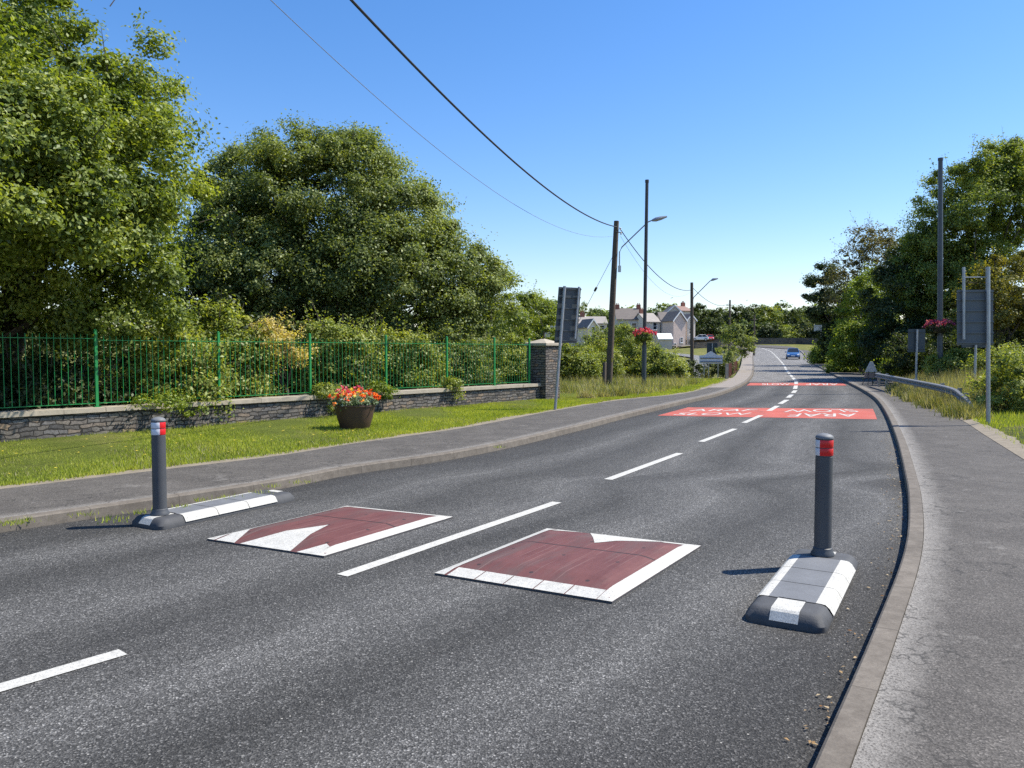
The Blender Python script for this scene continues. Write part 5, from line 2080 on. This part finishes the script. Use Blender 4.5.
# parked cars far off
def car(loc, rz, paint, label, scale=1.0, g=None):
    th = thing('parked_car', label, 'car', loc, g)
    co, si = math.cos(rz), math.sin(rz)

    def T(x, y_, z):  # x along the length (front = +x)
        x, y_, z = x * scale, y_ * scale, z * scale
        return (loc[0] + x * co - y_ * si, loc[1] + x * si + y_ * co, loc[2] + z)
    # lofted lower body: sections along the length (x, half width, bottom, top)
    secs = [(-2.0, .62, .42, .80), (-1.92, .78, .28, .92), (-1.4, .86, .22, .96), (-.5, .88, .2, .95), (.6, .88, .2, .95), (1.2, .86, .22, .90), (1.75, .80, .24, .78), (1.98, .66, .30, .64), (2.04, .5, .38, .52)]
    m = MB()
    vs = []
    for x, hw, zb, zt in secs:
        zm = zb + (zt - zb) * .55
        for y_, z in ((-hw * .88, zb), (-hw, zb + .1), (-hw, zm), (-hw * .90, zt - .03), (-hw * .6, zt), (hw * .6, zt), (hw * .90, zt - .03), (hw, zm), (hw, zb + .1), (hw * .88, zb)):
            vs.append(T(x, y_, z))
    n = 10
    fs = [(i * n + j, i * n + (j + 1) % n, (i + 1) * n + (j + 1) % n, (i + 1) * n + j) for i in range(len(secs) - 1) for j in range(n)]
    fs += [tuple(range(n)), tuple((len(secs) - 1) * n + j for j in range(n - 1, -1, -1))]
    m.add(vs, fs)
    # roof panel and pillars
    m.add([T(-1.25, -.60, 1.42), T(.15, -.60, 1.45), T(.15, .60, 1.45), T(-1.25, .60, 1.42), T(-1.2, -.55, 1.47), T(.1, -.55, 1.50), T(.1, .55, 1.50), T(-1.2, .55, 1.47)],
          [(0, 1, 5, 4), (1, 2, 6, 5), (2, 3, 7, 6), (3, 0, 4, 7), (4, 5, 6, 7)])
    for s in (-1, 1):
        m.tube([T(.92, s * .76, .93), T(.15, s * .60, 1.45)], .035 * scale, 6)
        m.tube([T(-1.75, s * .76, .93), T(-1.25, s * .60, 1.43)], .06 * scale, 6)
        m.tube([T(-.4, s * .80, .93), T(-.4, s * .62, 1.45)], .03 * scale, 6)
    m.build('body', M[paint], th, smooth=True)
    m = MB()
    lo_, hi_ = [T(-1.72, -.77, .92), T(.9, -.77, .92), T(.9, .77, .92), T(-1.72, .77, .92)], [T(-1.24, -.595, 1.43), T(.14, -.595, 1.44), T(.14, .595, 1.44), T(-1.24, .595, 1.43)]
    m.add(lo_ + hi_, [(0, 1, 5, 4), (1, 2, 6, 5), (2, 3, 7, 6), (3, 0, 4, 7)])
    m.build('windows', M['window_glass'], th)
    for x in (-1.28, 1.25):
        for s in (-1, 1):
            m = MB()
            m.tube([T(x, s * .70, .32), T(x, s * .885, .32)], .32 * scale, 18)
            wh = m.build('wheel', M['tyre'], th)
            m = MB()
            m.tube([T(x, s * .86, .32), T(x, s * .893, .32)], .20 * scale, 12)
            m.build('rim', M['chrome'], wh)
    for s in (-1, 1):
        m = MB()
        a_, b_ = (1.80, .80), (2.03, .50)
        m.add([T(1.80, s * .80, .58), T(2.04, s * .50, .55), T(1.985, s * .52, .69), T(1.78, s * .785, .75)], [(0, 1, 2, 3) if s > 0 else (3, 2, 1, 0)])
        o = m.build('headlight', M['lamp_glass'], th)
        md = o.modifiers.new('so', 'SOLIDIFY')
        md.thickness = .06
        md.offset = 0
        m = MB()
        m.box(T(.72, s * .96, .97), (.16 * scale, .2 * scale, .13 * scale), rz)
        m.build('wing_mirror', M[paint], th, bevel=.02)
    m = MB()
    m.box(T(2.045, 0, .45), (.03 * scale, .50 * scale, .11 * scale), rz)
    m.build('number_plate', M['white_trim'], th)
    m = MB()
    m.box(T(2.03, 0, .32), (.05 * scale, 1.0 * scale, .10 * scale), rz)
    m.build('grille', M['rubber'], th)
    return th


q = Vector(Pg(799.5, 360.5))
car((q.x + 1.35, q.y + 6, float(zr(q.y + 6)) + .0), R(-110), 'car_blue', 'blue car facing the camera on the far right side of the road')
w = W(700, 337, 185)
car((w.x, 185, w.z - .9), R(170), 'car_white', 'white car parked beyond the far stone wall')
w = W(710, 337, 186)
car((w.x, 186, w.z - .9), R(-100), 'car_red', 'red car parked beyond the far stone wall')

# far trees
far = []
rr = random.Random(12)
spec = []
for px, py, Y, rx in [(701, 302, 212, 4.2), (712, 318, 196, 3.6), (722, 308, 208, 4.4), (738, 306, 206, 4.6), (752, 303, 214, 5.0), (768, 305, 208, 4.8), (782, 303, 214, 4.8), (796, 309, 208, 4.6),
                      (808, 306, 216, 5.2), (745, 320, 195, 3.6), (765, 322, 194, 3.8), (785, 325, 195, 3.8), (803, 322, 195, 4.2), (822, 312, 200, 5), (838, 310, 190, 5), (730, 325, 194, 3.2), (692, 325, 225, 3.5)]:
    spec.append((px, py, Y, rx, 'trees beyond the road bend', 'one of the trees in the row beyond the road bend'))
for px, py, Y, rx in [(536, 296, 255, 7), (552, 299, 250, 5.5), (562, 300, 262, 6), (584, 302, 250, 5), (598, 308, 240, 4.6), (607, 312, 236, 4.2), (668, 303, 245, 4.4), (658, 309, 240, 3), (520, 292, 250, 7), (615, 318, 215, 3.6)]:
    spec.append((px, py, Y, rx, 'trees behind the distant houses', 'one of the distant trees on the skyline behind the houses'))
for i, (px, py, Y, rx, grp, lb) in enumerate(spec):
    w = W(px, py, Y)
    g = float(G(w.x, Y))
    hgt = max(w.z - g, 4)
    rx *= rr.uniform(.85, 1.15)
    lf = ['leaf_far', 'leaf_dark', 'leaf_willow', 'leaf_far', 'leaf_dark', 'leaf_shrub'][i % 6]
    if px in (701, 712, 722, 738, 822, 838, 803):
        lf = 'leaf_dark'
    tree('distant_tree', lb, 'tree', (w.x, Y, g), [(w.x, Y, g + hgt * .62, rx * .8, rx * .7, hgt * .38), (w.x - rx * .5, Y - 1, g + hgt * .42, rx * .6, rx * .6, hgt * .36), (w.x + rx * .5, Y - 1, g + hgt * .45, rx * .6, rx * .6, hgt * .38)],
         lf, 110, .95, 9000, .48, 200 + i, .3, 1, nb=8, group=grp, lo=.5, zmin=g + .4)
# small bushes before the far wall
for i, (px, py, Y, rx, lb) in enumerate([(785, 335, 192, 2.3, 'rounded pale bush beyond the long dark wall at the bend'), (795, 337, 193, 2.0, 'second rounded bush beyond the long dark wall, further right')]):
    w = W(px, py, Y)
    g = float(G(w.x, Y))
    tree('bush', lb, 'bush', (w.x, Y, g), [(w.x, Y, w.z, rx, rx, 1.9), (w.x, Y, g + 1, rx * 1.2, rx, 1.4)], 'leaf_shrub', 50, .6, 4000, .4, 260 + i, .06, 2, nb=3, lo=.4)
# a far belt of woodland closes the horizon
rng = np.random.default_rng(77)
for k, (xa, xb, Y, hgt) in enumerate([(-120, 330, 300, 11), (-700, 1100, 560, 20)]):
    xs = np.arange(xa, xb, 7 if k == 0 else 18)
    ells = []
    for x in xs:
        yy = Y + rng.uniform(-8, 8)
        h_ = hgt * rng.uniform(.7, 1.15)
        ells.append((x, yy, float(G(x, yy)) + h_ * .5, (6 if k == 0 else 16) * rng.uniform(.8, 1.2), 6, h_ * .5))
    pos, nm, sz, ti, _ = foliage(ells, len(xs) * 22, 1.8 if k == 0 else 4, 26000, 1.6 if k == 0 else 3.2, rng, .5)
    tag(leaf_mesh('far_woodland', pos, nm, sz, ti, M['leaf_far'], None, (0, Y, 0), rng=rng), 'far off belt of woodland closing the horizon', 'woodland', kind='stuff')
# understorey behind the left fence; leaf colour kept dark to stand for interior shade
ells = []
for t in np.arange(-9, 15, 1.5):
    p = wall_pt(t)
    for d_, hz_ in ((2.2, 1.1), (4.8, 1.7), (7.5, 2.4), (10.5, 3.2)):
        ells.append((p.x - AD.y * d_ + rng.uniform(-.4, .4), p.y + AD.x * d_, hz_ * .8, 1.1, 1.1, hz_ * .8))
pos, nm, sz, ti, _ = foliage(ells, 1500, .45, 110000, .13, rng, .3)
tag(leaf_mesh('undergrowth', pos, nm, sz, ti, M['leaf_dark'], None, (-8, 20, 0), rng=rng), 'tangled undergrowth coloured dark for the shade under the trees behind the fence', 'undergrowth', kind='stuff')

# ------------------------------------------------------------------ light
SUN = Vector((.98, .19, 0)).normalized() * math.cos(R(53)) + Vector((0, 0, math.sin(R(53))))
ld = bpy.data.lights.new('sun', 'SUN')
ld.energy = 5.0
ld.angle = R(.53)
ld.color = (1.0, .95, .84)
lo_ = bpy.data.objects.new('sun', ld)
COL.objects.link(lo_)
lo_.rotation_euler = SUN.to_track_quat('Z', 'Y').to_euler()
lo_.location = (30, 10, 40)

wd = bpy.data.worlds.new('World')
sc.world = wd
wd.use_nodes = True
nt = wd.node_tree
nt.nodes.clear()
out = nt.nodes.new('ShaderNodeOutputWorld')
bg = nt.nodes.new('ShaderNodeBackground')
sky = nt.nodes.new('ShaderNodeTexSky')
sky.sky_type = 'NISHITA'
sky.sun_disc = False
sky.sun_elevation = R(53)
sky.sun_rotation = math.atan2(SUN.x, SUN.y)
sky.altitude = 50
sky.air_density = 1.15
sky.dust_density = .25
sky.ozone_density = 4.0
hs = nt.nodes.new('ShaderNodeHueSaturation')
hs.inputs['Saturation'].default_value = 1.26
nt.links.new(sky.outputs[0], hs.inputs['Color'])
nt.links.new(mixc(nt, 1.0, hs.outputs[0], (1.03, .935, 1.02), 'MULTIPLY'), bg.inputs[0])
bg.inputs[1].default_value = .126
nt.links.new(bg.outputs[0], out.inputs[0])

sc.view_settings.view_transform = 'Standard'
sc.view_settings.look = 'None'
sc.view_settings.exposure = .6
sc.view_settings.gamma = 1
sc.render.engine = 'CYCLES'
sc.cycles.use_denoising = False
sc.cycles.max_bounces = 6
sc.cycles.diffuse_bounces = 3
sc.cycles.glossy_bounces = 2
sc.cycles.transmission_bounces = 4
sc.cycles.transparent_max_bounces = 4
